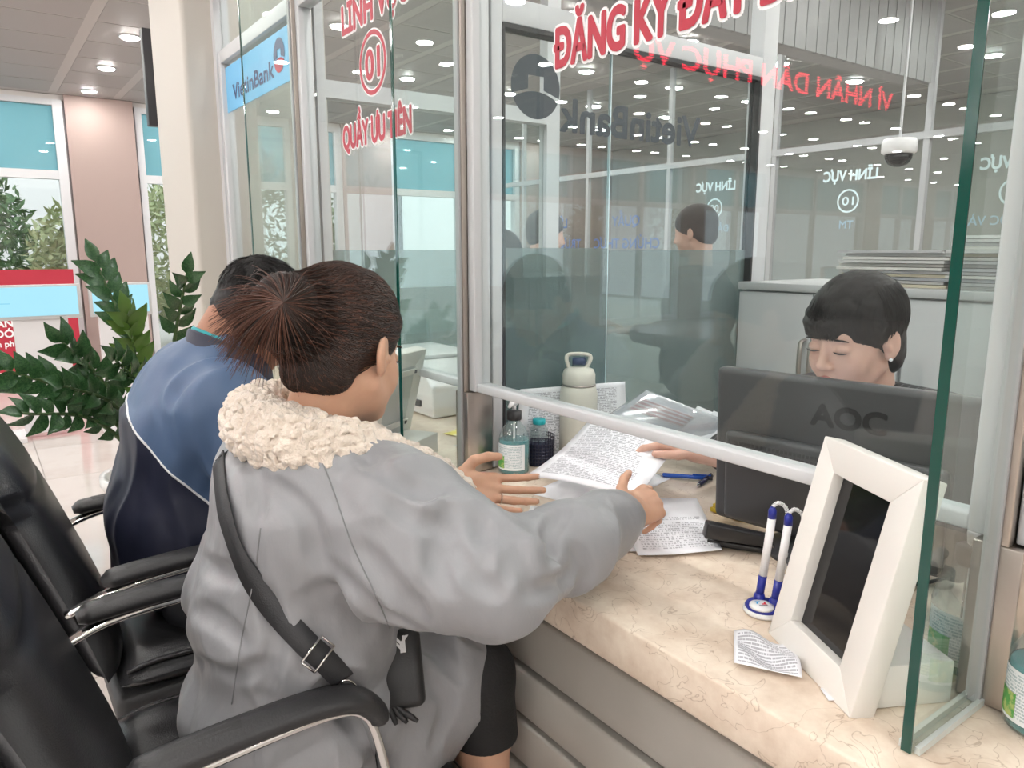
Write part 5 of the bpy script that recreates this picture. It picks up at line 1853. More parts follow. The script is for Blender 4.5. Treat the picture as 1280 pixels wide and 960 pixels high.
# grey coat
COATM = mat('grey_satin_coat', (0.275, 0.28, 0.295), 0.40, spec=0.45, sheen=0.1, bump=(38, 0.5, 5, (1, 1, 0.55)))
S = Solid((-1.52, 0.08, 0.36), (-0.60, 0.95, 1.12), 0.0042)
S.ell((-1.085, 0.385, 0.88), (0.180, 0.135, 0.155), k=0.04)
S.ell((-1.105, 0.365, 0.72), (0.185, 0.160, 0.17), k=0.05)
S.ell((-1.115, 0.375, 0.565), (0.200, 0.185, 0.115), k=0.05)
S.cap((-1.185, 0.385, 0.955), (-0.985, 0.425, 0.95), 0.072, 0.078, k=0.05)
S.chain([(-0.985, 0.425, 0.93), (-0.905, 0.455, 0.915), RE, (-0.80, 0.68, 0.852), RW + np.array((0.002, -0.005, 0))], [0.085, 0.084, 0.068, 0.061, 0.047], k=0.03)
EYEP = np.array((0, 0, EYE))
S.cap(EYEP + view_ray(498, 708) * 1.03, EYEP + view_ray(622, 722) * 0.985, 0.078, 0.064, k=0.03)
S.chain([(-1.18, 0.385, 0.93), (-1.21, 0.40, 0.92), LE, LW], [0.085, 0.08, 0.07, 0.042], k=0.03)
S.chain([(-1.07, 0.45, 0.575), (-1.02, 0.585, 0.565), (-1.015, 0.62, 0.52)], [0.10, 0.075, 0.055], k=0.05)
S.chain([(-1.18, 0.45, 0.575), (-1.22, 0.585, 0.565)], [0.10, 0.07], k=0.05)
S.ell((-1.04, 0.50, 0.47), (0.11, 0.10, 0.10), k=0.05)
S.ell((-1.075, 0.41, 1.06), (0.06, 0.06, 0.08), k=0.02, op='s')
S.rough(folds(0.010, 40, 13, (1, 1, 0.6)), 0.04)
V, F = S.surface()
pre = BVHTree.FromPolygons(V.tolist(), F.tolist())
# pressed folds of the padded cloth: soft grooves laid along the garment
creases = [([(628, 668), (640, 690), (636, 720)], 0.010), ([(648, 665), (655, 700), (668, 730)], 0.009), ([(600, 655), (606, 690), (598, 715)], 0.008), ([(700, 640), (688, 670), (694, 700)], 0.007),
           ([(455, 690), (490, 735), (520, 765)], 0.013), ([(420, 715), (470, 765), (505, 782)], 0.011), ([(235, 690), (270, 715), (312, 720)], 0.012), ([(222, 760), (262, 770), (300, 800)], 0.012),
           ([(330, 740), (345, 800), (330, 870)], 0.010), ([(250, 830), (290, 845), (330, 835)], 0.011), ([(330, 600), (380, 640), (400, 700)], 0.010), ([(560, 640), (545, 690), (560, 740)], 0.009),
           ([(480, 620), (520, 650), (560, 660)], 0.008), ([(540, 850), (560, 880), (545, 930)], 0.010), ([(520, 800), (550, 815), (575, 850)], 0.009), ([(400, 860), (440, 900), (470, 950)], 0.010), ([(300, 560), (320, 600), (322, 640)], 0.009),
           ([(720, 690), (735, 720), (722, 740)], 0.008), ([(660, 740), (690, 735), (720, 715)], 0.009), ([(570, 690), (590, 720), (620, 740)], 0.009), ([(450, 560), (480, 590), (530, 620)], 0.008)]
for pix, rr in creases:
    D = drape(pre, curve([(*q, 0) for q in pix], 8)[:, :2])
    for (p0, n0), (p1, n1) in zip(D[:-1], D[1:]):
        if np.linalg.norm(p1 - p0) < 0.06:
            S.cap(p0 + n0 * rr * 0.55, p1 + n1 * rr * 0.55, rr, rr, k=0.016, op='s')
coat = S.build('coat', COATM, wr)
ct_tree = bvh(coat)
# sherpa collar
S = Solid((-1.32, 0.20, 0.82), (-0.83, 0.68, 1.16), 0.0024)
CN = np.array((-1.07, 0.405, 1.015))
ringp = [CN + np.array(q) for q in ((0.085, 0.205, -0.150), (0.115, 0.150, -0.100), (0.112, 0.085, -0.052), (0.100, 0.005, -0.012), (0.060, -0.065, 0.012), (-0.01, -0.090, 0.025), (-0.075, -0.065, 0.025), (-0.105, 0.0, 0.015), (-0.08, 0.09, -0.04), (-0.02, 0.15, -0.10))]
P = curve(ringp, 24)
rr_ = [0.022, 0.026] + [0.033] * 21 + [0.026, 0.022]
for i in range(24):
    S.cap(P[i], P[i + 1], rr_[i], rr_[i + 1], k=0.02)
    if 2 < i < 22:
        o_ = P[i] - CN
        o_[2] = 0
        o_ /= np.linalg.norm(o_)
        S.cap(P[i] + o_ * 0.012 + (0, 0, -0.022), P[i + 1] + o_ * 0.012 + (0, 0, -0.022), 0.028, k=0.02)


def fleece(P):
    W = P + 0.004 * np.stack([vnoise(P, 60, 1), vnoise(P, 60, 2), vnoise(P, 60, 3)], 1)
    a = np.abs(vnoise(W, 85, 4))
    b = np.abs(vnoise(W, 150, 5))
    return -0.0105 * np.sqrt(a) - 0.004 * np.sqrt(b) + 0.006


S.rough(fleece, 0.012)
S.build('fleece_collar', mat('cream_fleece', (0.80, 0.70, 0.60), 0.95, sheen=0.5, bump=(260, 1.0, 5)), coat)
# seams
SEAM = mat('grey_seam', (0.21, 0.215, 0.225), 0.6)
for pix in ([(393, 556), (412, 600), (440, 680), (470, 745), (487, 785)], [(326, 660), (318, 720), (302, 800), (290, 880)]):
    D = drape(ct_tree, curve([(*q, 0) for q in pix], 40)[:, :2])
    if len(D) > 2:
        MB().tube(np.array([p + n_ * 0.0006 for p, n_ in D]), 0.0010, 5).build('seam', SEAM, coat, True)
# cuffs
for a, b, r_ in ((RW + np.array((0.0, -0.02, 0)), RW + np.array((-0.004, 0.012, -0.001)), 0.044), (LW + np.array((-0.006, -0.012, 0)), LW + np.array((0.006, 0.012, 0)), 0.037)):
    MB().tube([a, a * 0.6 + b * 0.4, b], [r_, r_ + 0.001, r_ - 0.006], 22).build('cuff', COATM, coat, True)
# shoulder strap, buckle, bag
STRAP = mat('black_webbing', (0.03, 0.031, 0.034), 0.6, bump=(500, 0.2, 1))
bagr = empty('shoulder_bag', (-0.95, 0.45, 0.70), label='small black crossbody bag with white monogram on the grey coat', cat='bag')
D = drape(ct_tree, [(286, 534), (277, 575), (283, 630), (301, 690), (332, 745), (378, 800), (402, 822), (428, 846)])
if len(D) > 3:
    V, F, P, N, T = ribbon(D, 0.0165, 0.004, 0.0025)
    mk('strap', V, F, STRAP, bagr, True)
    over = [(D[0][0], D[0][1]), (np.array((-1.16, 0.41, 1.035)), np.array((0, 0.2, 1.0))), (np.array((-1.13, 0.50, 0.95)), np.array((0, 1.0, 0.2))), (np.array((-1.06, 0.54, 0.80)), np.array((0, 1.0, 0)))]
    V, F, _, _, _ = ribbon(over, 0.0165, 0.004, 0.0025)
    mk('strap_front', V, F, STRAP, bagr, True)
    i = 47
    c = P[i] + N[i] * 0.0085
    B = np.cross(T[i], N[i])
    for a, b in (((-1, -1), (1, -1)), ((1, -1), (1, 1)), ((1, 1), (-1, 1)), ((-1, 1), (-1, -1))):
        MB().tube([c + B * 0.021 * a[0] + T[i] * 0.013 * a[1], c + B * 0.021 * b[0] + T[i] * 0.013 * b[1]], 0.0018, 8).build('buckle_bar', CHROME, bagr, True)
    e_ = P[-1] + N[-1] * 0.008
    MB().tube([e_ + T[-1] * 0.016 * math.sin(t) * 1.0 + T[-1] * 0.014 + np.cross(T[-1], N[-1]) * 0.008 * math.cos(t) for t in np.linspace(0, 2 * PI, 20)], 0.0016, 6).build('snap_hook', CHROME, bagr, True)
# the bag itself hangs at the right hip
D = drape(ct_tree, [(505, 850)])
dd = np.linalg.norm(D[0][0] - np.array((0, 0, EYE))) if D else 1.1
rv = view_ray(503, 835)
rv /= np.linalg.norm(rv)
bc = np.array((0, 0, EYE)) + rv * (dd - 0.015)
bu = np.array((0.50, 0.80, 0.12)); bu /= np.linalg.norm(bu)
bn_ = -rv - bu * (-rv @ bu); bn_ /= np.linalg.norm(bn_)
bv = np.cross(bn_, bu)
bdy = MB().obox(bc, bu, bv, bn_, 0.031, 0.058, 0.018).build('bag_body', mat('black_bag_leather', (0.018, 0.018, 0.019), 0.5, bump=(500, 0.1, 1)), bagr, bevel=0.012, seg=4)
zp = [bc - bu * 0.029 + bv * t + bn_ * 0.0145 for t in np.linspace(-0.046, 0.03, 8)]
MB().tube(zp, 0.0022, 6).build('zip', CHROME, bdy, True)
MB().tube([zp[3], zp[3] + np.array((0.004, -0.006, -0.02))], 0.0025, 6).build('zip_pull', CHROME, bdy, True)
for k in range(3):
    MB().tube(curve([bc - bu * 0.02 - bv * 0.04, bc - bu * (0.022 - .006 * k) - bv * 0.055 + bn_ * 0.012, bc - bu * (0.014 - 0.016 * k) - bv * 0.078 + bn_ * 0.012], 8), [0.003, 0.004, 0.0045, 0.005, 0.005, 0.005, 0.005, 0.0045, 0.003], 7).build('tassel', mat('black_tassel', (0.015, 0.015, 0.016), 0.5), bdy, True)
for s_, dx in (('N', -0.002), ('Y', 0.004)):
    lettering('monogram', s_, 0.026, bc + bn_ * 0.0187 + bv * 0.022 + bu * dx, bu, bv, WHITEV, bdy, 0.01, 0.024, lift=0.0002 if s_ == 'Y' else 0)
# dark knee-length trousers and shoes
S = Solid((-1.42, 0.25, 0.36), (-0.85, 0.80, 0.70), 0.005)
for k_, hx_ in ((KR, -1.07), (KL, -1.19)):
    S.chain([(hx_, 0.40, 0.54), k_ + (0, 0.0, 0), k_ + (0.0, 0.018, -0.125)], [0.095, 0.066, 0.060], k=0.02)
S.half((0, 0, 0.428), (0, 0, -1), 0.003)
S.build('trousers', mat('black_knit', (0.012, 0.012, 0.013), 0.75, bump=(200, 0.2, 2)), wr)
for k_ in (KR, KL):
    S = Solid(k_ + (-0.08, -0.12, -0.56), k_ + (0.11, 0.20, -0.44), 0.004)
    S.cap(k_ + (0.015, -0.035, -0.512), k_ + (0.02, 0.105, -0.522), 0.042, 0.036, k=0.02)
    S.half((0, 0, 0.001), (0, 0, -1), 0.002)
    S.half(k_ + (0, 0, -0.475), (0, 0, 1), 0.003)
    S.build('shoe', mat('black_shoe', (0.02, 0.02, 0.02), 0.4), wr)

# ---------------------------------------------------------------- man in the blue and navy jacket
mr = empty('person', (-1.79, 0.36, 0), label='person with short black hair in a blue and navy jacket, head bowed', cat='person')
MSKIN = skin('man_skin', (0.34, 0.165, 0.105))
mhc = np.array((-1.735, 0.538, 1.135))
mhR = rot((0.10, 0.80, -0.58))
S = Solid((-2.25, 0.05, 0.0), (-1.40, 1.0, 1.30), 0.0045)
head(S, mhc, mhR, 1.04)
S.frame()
S.cap(mhc + mhR @ np.array((0, -0.045, -0.045)), (-1.765, 0.405, 1.00), 0.062, 0.066, k=0.03)
S.ell((-1.785, 0.39, 0.86), (0.17, 0.11, 0.16), k=0.03)
S.ell((-1.79, 0.37, 0.62), (0.15, 0.12, 0.16), k=0.03)
MRE, MRW, MLE, MLW = np.array((-1.525, 0.47, 0.76)), np.array((-1.64, 0.585, 0.665)), np.array((-2.05, 0.47, 0.76)), np.array((-1.93, 0.585, 0.665))
S.chain([(-1.62, 0.41, 0.95), MRE, MRW], [0.06, 0.045, 0.028], k=0.02)
S.chain([(-1.95, 0.40, 0.95), MLE, MLW], [0.06, 0.045, 0.028], k=0.02)
for x_ in (-1.68, -1.90):
    S.chain([(x_, 0.38, 0.53), (x_, 0.63, 0.53), (x_, 0.64, 0.30), (x_, 0.60, 0.06)], [0.085, 0.06, 0.055, 0.04], k=0.02)
hand(S, MRW + np.array((-0.02, 0.02, 0)), (-0.55, 0.8, -0.1), (-0.2, 0, -1), -1, [(0.3, 0.4, 0.2)] * 4, 0.6, 1.0)
hand(S, MLW + np.array((0.02, 0.02, 0)), (0.6, 0.8, -0.05), (0.2, 0, -1), 1, [(0.3, 0.4, 0.2)] * 4, 0.6, 1.0)
S.build('body', MSKIN, mr)
MH_ = hairmat('man_hair', (0.007, 0.0065, 0.0065), (0.016, 0.015, 0.015), 0.22)
S = Solid(mhc - 0.2, mhc + 0.2, 0.0035)
S.frame(mhc, mhR, 1.04)
ec2, er2 = (0, -0.018, 0.034), (0.081, 0.098, 0.086)
S.ell(ec2, er2, k=0.001)
S.ell((0, -0.058, -0.03), (0.062, 0.046, 0.048), k=0.03)
S.ell((0, 0.11, -0.09), (0.14, 0.125, 0.105), k=0.008, op='s')
S.ell((0, 0.135, 0.0), (0.075, 0.06, 0.075), k=0.01, op='s')
S.frame()
S.rough(lambda P: -0.0025 * vnoise(P * np.array((1, 1, 0.5)), 70, 3) - 0.0015 * vnoise(P, 140, 4))
mhair = S.build('hair', MH_, mr)
L = []
for i in range(2400):
    d = RNG.normal(size=3)
    d[2] = abs(d[2]) - 0.35
    d[1] -= 0.15
    d /= np.linalg.norm(d)
    if d[1] > 0.45 and d[2] < 0.4: continue
    flow = np.array((0.15 * np.sign(d[0]), -0.2 if d[2] < 0.6 else 0.7, -0.8 if d[2] < 0.6 else 0)) + RNG.normal(0, 0.35, 3)
    ss = np.linspace(0, 1, 5)[:, None]
    dd_ = d + flow * 0.38 * ss
    L.append(on_ell(mhc, mhR, 1.04, ec2, er2, dd_, -0.001 + 0.006 * ss * RNG.uniform(0.2, 1)))
V, F = strands(L, 0.0008, 0.0003)
mk('hair_strands', V, F, MH_, mhair, True)
# jacket, split along the yoke line
NAVY = mat('navy_nylon', (0.018, 0.021, 0.042), 0.5, spec=0.4, bump=(26, 0.25, 4, (1, 1, 0.5)))
BLUEJ = mat('steel_blue_nylon', (0.07, 0.118, 0.215), 0.48, spec=0.4, bump=(26, 0.25, 4, (1, 1, 0.5)))
S = Solid((-2.25, 0.06, 0.40), (-1.38, 0.85, 1.14), 0.0055)
S.ell((-1.785, 0.385, 0.86), (0.225, 0.155, 0.19), k=0.05)
S.ell((-1.79, 0.36, 0.68), (0.215, 0.175, 0.18), k=0.05)
S.ell((-1.79, 0.37, 0.56), (0.20, 0.18, 0.09), k=0.05)
S.cap((-1.95, 0.395, 0.965), (-1.61, 0.405, 0.965), 0.08, 0.08, k=0.06)
S.cap((-1.765, 0.41, 0.98), (-1.757, 0.455, 1.045), 0.095, 0.080, k=0.04)
S.chain([(-1.61, 0.41, 0.94), MRE, MRW], [0.10, 0.082, 0.055], k=0.03)
S.chain([(-1.96, 0.40, 0.94), MLE, MLW], [0.10, 0.082, 0.055], k=0.03)
S.rough(folds(0.010, 70, 12, (1, 1, 0.5)), 0.04)
V, F = S.surface()
pn = np.array((0.30, 0.80, 0.78)); pn /= np.linalg.norm(pn)
pp = np.array((-1.76, 0.215, 0.965))
dv_ = (V - pp) @ pn
up_f = dv_[F].mean(1) > 0
both = np.zeros(len(V), int)
both[np.unique(F[up_f])] += 1
both[np.unique(F[~up_f])] += 1
bnd = both == 2
V[bnd] -= dv_[bnd][:, None] * pn


def submesh(sel):
    ids, inv = np.unique(F[sel], return_inverse=True)
    return V[ids], inv.reshape(-1, 4)


jv, jf = submesh(~up_f)
jk = mk('jacket', jv, jf, NAVY, mr, True)
yv, yf = submesh(up_f)
mk('yoke', yv, yf, BLUEJ, jk, True)
# white piping along the shared line
ed = {}
for f_ in F[up_f]:
    for a, b in zip(f_, np.roll(f_, -1)):
        if bnd[a] and bnd[b]: ed[(min(a, b), max(a, b))] = ed.get((min(a, b), max(a, b)), 0) + 1
pip = MB()
for (a, b), n_ in ed.items():
    if n_ == 1: pip.tube([V[a], V[b]], 0.0028, 5)
tag(pip.build('piping', WHITEV, jk, True), kind='stuff')
# stand collar with teal lining
cb = []
CC = np.array((-1.755, 0.462, 1.040))
for a in np.linspace(-PI * 1.35, PI * 0.35, 40):
    cb.append(CC + np.array((0.092 * math.cos(a), 0.092 * math.sin(a), -0.040 * math.sin(a))))
cb = np.array(cb)
for nm, s_, h_, m_ in (('collar', 1.0, 0.026, NAVY), ('collar_lining', 0.91, 0.030, mat('teal_lining', (0.02, 0.30, 0.34), 0.6)), ('undershirt', 0.80, 0.02, mat('grey_shirt', (0.2, 0.2, 0.22), 0.8))):
    q = CC + (cb - CC) * np.array((s_, s_, 1))
    tilt = np.array((0.0, 0.10, 1.0)); tilt /= np.linalg.norm(tilt)
    Vc, Fc = [], []
    for i in range(len(q)):
        o_ = q[i] - CC
        o_[2] = 0
        o_ /= np.linalg.norm(o_)
        for dz, do in ((-0.03, 0.006), (h_, -0.004), (h_ + 0.003, -0.008), (h_, -0.012), (-0.03, -0.004)):
            Vc.append(q[i] + tilt * dz + o_ * do)
    for i in range(len(q) - 1):
        for k in range(4):
            Fc.append((5 * i + k, 5 * i + 5 + k, 5 * i + 6 + k, 5 * i + 1 + k))
    mk(nm, Vc, Fc, m_, jk, True)
S = Solid((-2.08, 0.20, 0.0), (-1.50, 0.82, 0.68), 0.006)
for x_ in (-1.68, -1.90):
    S.chain([(x_, 0.36, 0.53), (x_, 0.63, 0.53), (x_, 0.645, 0.30), (x_, 0.61, 0.07)], [0.105, 0.075, 0.068, 0.06], k=0.02)
S.half((0, 0, 0.05), (0, 0, -1), 0.003)
S.build('trousers', mat('dark_trousers', (0.02, 0.021, 0.026), 0.8), mr)
for x_ in (-1.68, -1.90):
    S = Solid((x_ - 0.08, 0.48, 0.0), (x_ + 0.08, 0.80, 0.12), 0.005)
    S.cap((x_, 0.56, 0.045), (x_, 0.71, 0.036), 0.044, 0.036, k=0.02)
    S.half((0, 0, 0.001), (0, 0, -1), 0.002)
    S.build('shoe', MATS['black_shoe'], mr)

# ---------------------------------------------------------------- clerk behind the monitor
cr_ = empty('person', (-0.79, 1.52, 0), label='person with a black fringe in a dark pinstripe jacket seated behind the monitor', cat='person')
CSKIN = skin('clerk_skin', (0.60, 0.37, 0.29))
chc = np.array((-0.795, 1.405, 1.118))
chR = rot((-0.12, -0.95, -0.20), roll=0.0)
S = Solid((-1.22, 1.02, 0.42), (-0.45, 1.72, 1.27), 0.0033)
head(S, chc, chR, 1.0)
S.frame()
S.cap(chc + chR @ np.array((0, -0.03, -0.05)), (-0.785, 1.47, 0.95), 0.047, 0.052, k=0.025)
S.ell((-0.785, 1.49, 0.82), (0.15, 0.095, 0.15), k=0.03)
S.ell((-0.785, 1.52, 0.62), (0.14, 0.11, 0.15), k=0.03)
CRE, CRW = np.array((-0.985, 1.44, 0.80)), np.array((-0.965, 1.215, 0.865))
CLE, CLW = np.array((-0.56, 1.44, 0.80)), np.array((-0.62, 1.28, 0.80))
S.chain([(-0.90, 1.48, 0.92), CRE, CRW], [0.052, 0.042, 0.025], k=0.02)
S.chain([(-0.67, 1.48, 0.92), CLE, CLW], [0.052, 0.042, 0.025], k=0.02)
hand(S, CRW + np.array((-0.012, -0.03, 0.003)), (-0.80, -0.58, 0.10), (0.25, -0.2, -0.95), -1,
     [(0.35, 0.45, 0.3), (0.4, 0.5, 0.3), (0.45, 0.55, 0.3), (0.5, 0.55, 0.3)], 0.4, 0.92, thumb=((0.75, 0.6, 0.3), (0.95, 0.2, 0.15), (1, 0.05, 0.1)))
hand(S, CLW + np.array((0.0, -0.02, -0.01)), (-0.3, -0.9, -0.1), (0, 0, -1), 1, [(0.2, 0.3, 0.2)] * 4, 0.6, 0.92)
cbody = S.build('body', CSKIN, cr_)
thumbnail(joints[4], cbody)
CHM = hairmat('clerk_hair', (0.006, 0.0055, 0.006), (0.013, 0.012, 0.013), 0.15)
S = Solid(chc - 0.2, chc + 0.2, 0.003)
S.frame(chc, chR, 1.0)
ec3, er3 = (0, -0.014, 0.034), (0.084, 0.101, 0.088)
S.ell(ec3, er3, k=0.001)
S.ell((0, -0.052, -0.045), (0.066, 0.046, 0.062), k=0.03)
S.ell((0, 0.105, -0.105), (0.14, 0.125, 0.118), k=0.008, op='s')
S.ell((0, 0.13, -0.02), (0.066, 0.065, 0.075), k=0.012, op='s')
# fringe: a curved curtain across the forehead, parted on her left
for i, xx in enumerate(np.linspace(-0.024, 0.058, 12)):
    yy = 0.079 * math.sqrt(max(0.1, 1 - (xx / 0.080) ** 2)) + 0.006
    S.cap((xx * 0.9, yy - 0.022, 0.066), (xx, yy, 0.036), 0.010, 0.0075, k=0.008)
    S.cap((xx, yy, 0.036), (xx * 1.03, yy + 0.001, 0.018 + 0.002 * math.sin(i * 2.1)), 0.0075, 0.0045, k=0.008)
S.cap((-0.030, 0.06, 0.066), (-0.070, 0.022, 0.03), 0.012, 0.010, k=0.012)
S.cap((0.062, 0.045, 0.05), (0.072, 0.030, 0.0), 0.010, 0.006, k=0.01)
S.frame()
S.rough(lambda P: -0.0012 * np.sin(((P - chc) @ chR)[:, 0] * 900 + 3 * vnoise(P, 40, 2)) * 0.5 - 0.001 * vnoise(P, 90, 3))
chair_ = S.build('hair', CHM, cr_)
L = []
for i in range(700):
    xx = RNG.uniform(-0.026, 0.060)
    yy = 0.079 * math.sqrt(max(0.1, 1 - (xx / 0.080) ** 2)) + 0.006
    pts = np.array([(xx * 0.75, yy - 0.045, 0.098), (xx * 0.85, yy - 0.014, 0.077), (xx * 0.95, yy + 0.002, 0.05), (xx, yy + 0.006, 0.028), (xx * 1.03, yy + 0.005, RNG.uniform(0.010, 0.020))])
    L.append(chc + curve(pts + RNG.normal(0, 0.0012, 3), 8) @ chR.T)
for i in range(900):
    a = RNG.uniform(0, 2 * PI)
    d = np.array((math.cos(a), math.sin(a) - 0.3, RNG.uniform(0.1, 1.0)))
    if d[1] > 0.3: continue
    ss = np.linspace(0, 1, 9)[:, None]
    dd_ = d + np.array((0, 0, -0.9)) * ss * RNG.uniform(0.4, 1)
    L.append(on_ell(chc, chR, 1.0, ec3, er3, dd_, 0.001 + 0.001 * ss))
V, F = strands(L, 0.0007, 0.0004)
mk('hair_strands', V, F, CHM, chair_, True)
for q in (-1, 1):
    P = [chc + chR @ np.array((q * 0.031 + a * 0.0155, 0.0868 - 0.0042 * a * a, -0.0140 - 0.0012 * (1 - a * a))) for a in np.linspace(-1, 1, 9)]
    MB().tube(P, [0.0005, 0.001, 0.0014, 0.0016, 0.0016, 0.0016, 0.0015, 0.0012, 0.0006], 5).build('eyelashes', GASKET, cbody)
    P = [chc + chR @ np.array((q * 0.031 + a * 0.018, 0.0845 - 0.005 * a * a, 0.011 - 0.003 * a * a)) for a in np.linspace(-1, 1, 9)]
    MB().tube(P, [0.0008, 0.0016, 0.002, 0.002, 0.002, 0.002, 0.0018, 0.0015, 0.0008], 5).build('eyebrow', CHM, cbody)
LIP = mat('lip', (0.42, 0.16, 0.14), 0.4)
for z0, r0_, w_ in ((-0.0668, 0.0042, 0.019), (-0.0765, 0.0046, 0.016)):
    P = [chc + chR @ np.array((a * w_, 0.0885 - 0.006 * a * a, z0 + (0.0012 * (abs(a) < 0.3) - 0.003 * a * a if z0 > -0.07 else 0.003 * a * a))) for a in np.linspace(-1, 1, 11)]
    MB().tube(P, [r0_ * (0.25 + 0.75 * math.sqrt(max(0, 1 - a * a))) for a in np.linspace(-1, 1, 11)], 8).build('lip', LIP, cbody, True)
MB().lathe(chc + chR @ np.array((-0.078, 0.002, -0.044)), [(0.001, -0.0035), (0.0035, -0.001), (0.0035, 0.001), (0.001, 0.0035)], 10).build('earring', WHITEP, cr_, True)
PIN = mat('pinstripe_wool', (0.018, 0.018, 0.02), 0.8)
nt = PIN.node_tree
w_ = nt.nodes.new('ShaderNodeTexWave')
w_.inputs['Scale'].default_value = 22
w_.bands_direction = 'X'
tcx = nt.nodes.new('ShaderNodeTexCoord')
nt.links.new(tcx.outputs['Object'], w_.inputs['Vector'])
rmp = nt.nodes.new('ShaderNodeValToRGB')
rmp.color_ramp.elements[0].position, rmp.color_ramp.elements[0].color = 0.93, (0.018, 0.018, 0.02, 1)
rmp.color_ramp.elements[1].position, rmp.color_ramp.elements[1].color = 0.99, (0.14, 0.14, 0.15, 1)
nt.links.new(w_.outputs['Fac'], rmp.inputs['Fac'])
nt.links.new(rmp.outputs['Color'], nt.nodes['Principled BSDF'].inputs['Base Color'])
S = Solid((-1.15, 1.15, 0.45), (-0.42, 1.75, 1.04), 0.005)
S.ell((-0.785, 1.49, 0.82), (0.185, 0.125, 0.17), k=0.04)
S.ell((-0.785, 1.52, 0.62), (0.17, 0.14, 0.15), k=0.04)
S.cap((-0.915, 1.485, 0.950), (-0.655, 1.485, 0.950), 0.064, 0.064, k=0.05)
S.chain([(-0.92, 1.48, 0.935), CRE, CRW + np.array((0.004, 0.025, 0))], [0.068, 0.058, 0.042], k=0.02)
S.chain([(-0.65, 1.48, 0.935), CLE, CLW + np.array((0, 0.03, 0))], [0.068, 0.058, 0.042], k=0.02)
S.ell((-0.785, 1.43, 1.0), (0.05, 0.06, 0.09), k=0.015, op='s')
S.rough(folds(0.0035, 90, 12), 0.02)
cj = S.build('jacket', PIN, cr_)
P = [(-0.785 + 0.058 * math.cos(a), 1.462 + 0.055 * math.sin(a), 0.985 + 0.012 * math.sin(a)) for a in np.linspace(PI * -0.42, PI * 1.42, 30)]
MB().tube(P, 0.009, 8, (0.6, 1.8)).build('shirt_collar', mat('cream_shirt', (0.7, 0.66, 0.58), 0.7), cr_, True)
P = [CRW + np.array((0.0, 0.0, 0)) + 0.0265 * (math.cos(a) * np.array((0.9, -0.35, 0)) + math.sin(a) * np.array((0, 0, 1))) for a in np.linspace(0, 2 * PI, 26)]
MB().tube(P, 0.0022, 6).build('bracelet', mat('dark_beads', (0.05, 0.02, 0.015), 0.3), cr_, True)
S = Solid((-1.02, 1.2, 0.0), (-0.55, 1.7, 0.62), 0.007)
for x_ in (-0.87, -0.70):
    S.chain([(x_, 1.52, 0.50), (x_, 1.27, 0.49), (x_, 1.28, 0.25), (x_, 1.32, 0.05)], [0.09, 0.065, 0.055, 0.045], k=0.02)
S.build('trousers', MATS['dark_trousers'], cr_)
oc = empty('office_chair', (-0.785, 1.62, 0), label='dark swivel chair the clerk sits on', cat='chair')
MB().box(-1.0, -0.57, 1.40, 1.76, 0.39, 0.45).build('seat', VINYL, oc, bevel=0.02, seg=3)
MB().box(-0.98, -0.59, 1.74, 1.79, 0.50, 0.90).build('backrest', VINYL, oc, bevel=0.02, seg=3)
MB().tube([(-0.785, 1.58, 0.06), (-0.785, 1.58, 0.40)], 0.025, 10).build('column', CHROME, oc)
for k in range(5):
    a = 2 * PI * k / 5
    MB().tube([(-0.785, 1.58, 0.07), (-0.785 + 0.25 * math.cos(a), 1.58 + 0.25 * math.sin(a), 0.035)], [0.02, 0.014], 8).build('base_leg', GASKET, oc)

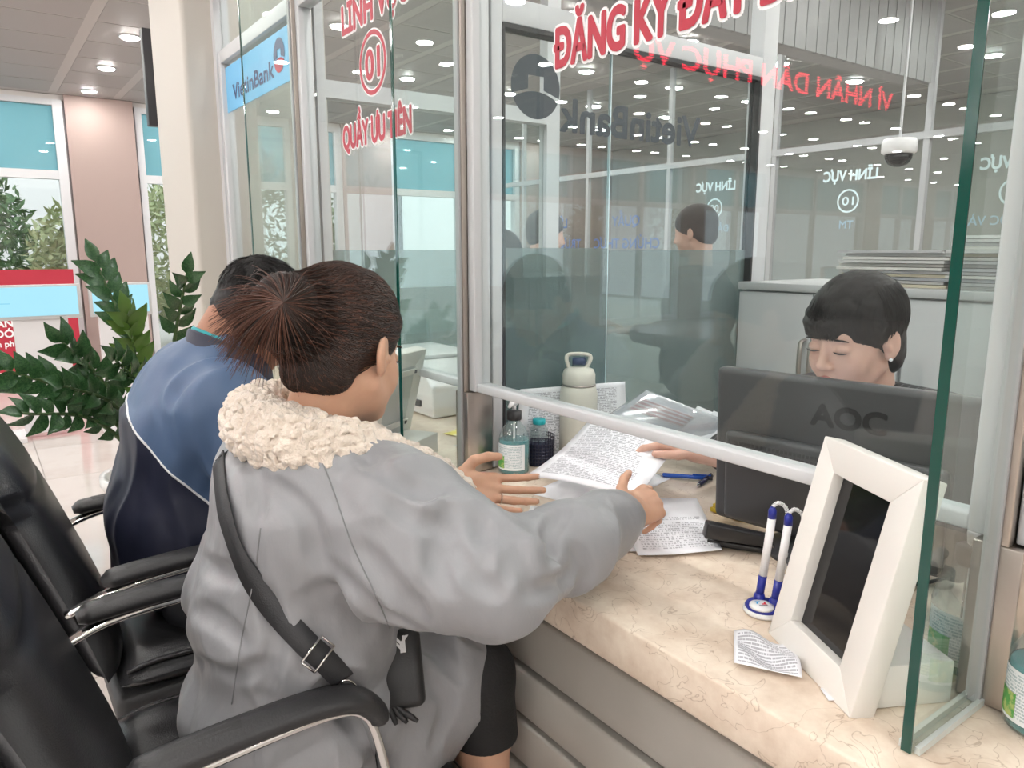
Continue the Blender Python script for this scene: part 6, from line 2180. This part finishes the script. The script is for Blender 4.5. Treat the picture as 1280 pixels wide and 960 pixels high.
# ---------------------------------------------------------------- clerks in the other booths, and a stand-in for a reflected person
def far_person(c, fwd, label, coat_c, skin_c, long_hair=False, h=0.008):
    """c: head centre"""
    c = np.array(c, float)
    f = np.array((fwd[0], fwd[1], 0.0)); f /= np.linalg.norm(f)
    sd = np.array((f[1], -f[0], 0))
    r = empty('person', (c[0], c[1], 0), label=label, cat='person')
    R = rot((f[0], f[1], -0.15))
    base = np.array((c[0], c[1], 0)) - f * 0.04
    z0 = c[2]
    S = Solid(c + (-0.6, -0.6, -0.85), c + (0.6, 0.6, 0.2), h)
    head(S, c, R, 1.0)
    S.frame()
    S.cap(c + R @ np.array((0, -0.03, -0.05)), base + (0, 0, z0 - 0.19), 0.05, 0.055, k=0.03)
    S.ell(base + (0, 0, z0 - 0.35), (0.13, 0.13, 0.16), k=0.03)
    for q in (-1, 1):
        sh = base + sd * q * 0.16 + (0, 0, z0 - 0.22)
        S.chain([sh, sh + sd * q * 0.05 + f * 0.05 + (0, 0, -0.25), sh + f * 0.28 - sd * q * 0.05 + (0, 0, -0.26)], [0.05, 0.04, 0.027], k=0.02)
        hand(S, sh + f * 0.29 - sd * q * 0.05 + (0, 0, -0.26), f, (0, 0, -1), 1 if q < 0 else -1, [(0.2, 0.3, 0.2)] * 4, 0.6, 0.95)
    S.build('body', skin_c, r)
    S = Solid(c + (-0.25, -0.25, -0.4), c + (0.25, 0.25, 0.2), h * 0.8)
    S.frame(c, R)
    S.ell((0, -0.016, 0.034), (0.084, 0.102, 0.090), k=0.001)
    S.ell((0, -0.058, -0.03), (0.066, 0.048, 0.05), k=0.03)
    if long_hair: S.ell((0, -0.05, -0.12), (0.085, 0.05, 0.13), k=0.04)
    S.ell((0, 0.11, -0.09), (0.14, 0.125, 0.108), k=0.008, op='s')
    S.frame()
    S.build('hair', MATS['clerk_hair'], r)
    S = Solid(c + (-0.6, -0.6, -0.95), c + (0.6, 0.6, -0.1), h)
    S.ell(base + (0, 0, z0 - 0.36), (0.18, 0.18, 0.2), k=0.04)
    S.ell(base + (0, 0, z0 - 0.62), (0.18, 0.18, 0.2), k=0.04)
    a, b = base + sd * 0.16 + (0, 0, z0 - 0.23), base - sd * 0.16 + (0, 0, z0 - 0.23)
    S.cap(a, b, 0.06, k=0.05)
    for q, sh in ((1, a), (-1, b)):
        S.chain([sh, sh + sd * q * 0.05 + f * 0.05 + (0, 0, -0.25), sh + f * 0.26 - sd * q * 0.05 + (0, 0, -0.26)], [0.07, 0.06, 0.045], k=0.03)
    S.build('jacket', coat_c, r)
    MB().lathe((base[0], base[1], 0.0), [(0.2, 0.001), (0.2, 0.02), (0.03, 0.05), (0.03, max(0.3, z0 - 0.95)), (0.17, max(0.32, z0 - 0.93)), (0.19, max(0.36, z0 - 0.80))], 20).build('stool', VINYL, r)


DKC = mat('dark_blazer', (0.03, 0.03, 0.034), 0.8)
far_person((-2.40, 2.78, 1.37), (-0.9, -0.3), 'person in a dark blazer with a black bob seen through the frosted divider', DKC, CSKIN)
far_person((-3.19, 2.52, 1.37), (0.5, 0.85), 'person with cropped hair seen from behind beyond the divider', mat('grey_blazer', (0.16, 0.16, 0.17), 0.8), CSKIN)
far_person((-2.44, 1.67, 1.24), (-0.2, -0.95), 'person with long hair behind the frosted film, standing in for a faint reflection near the steel post', mat('taupe_top', (0.3, 0.27, 0.25), 0.8), CSKIN, True)  # solid figure added in place of a reflection in the glass
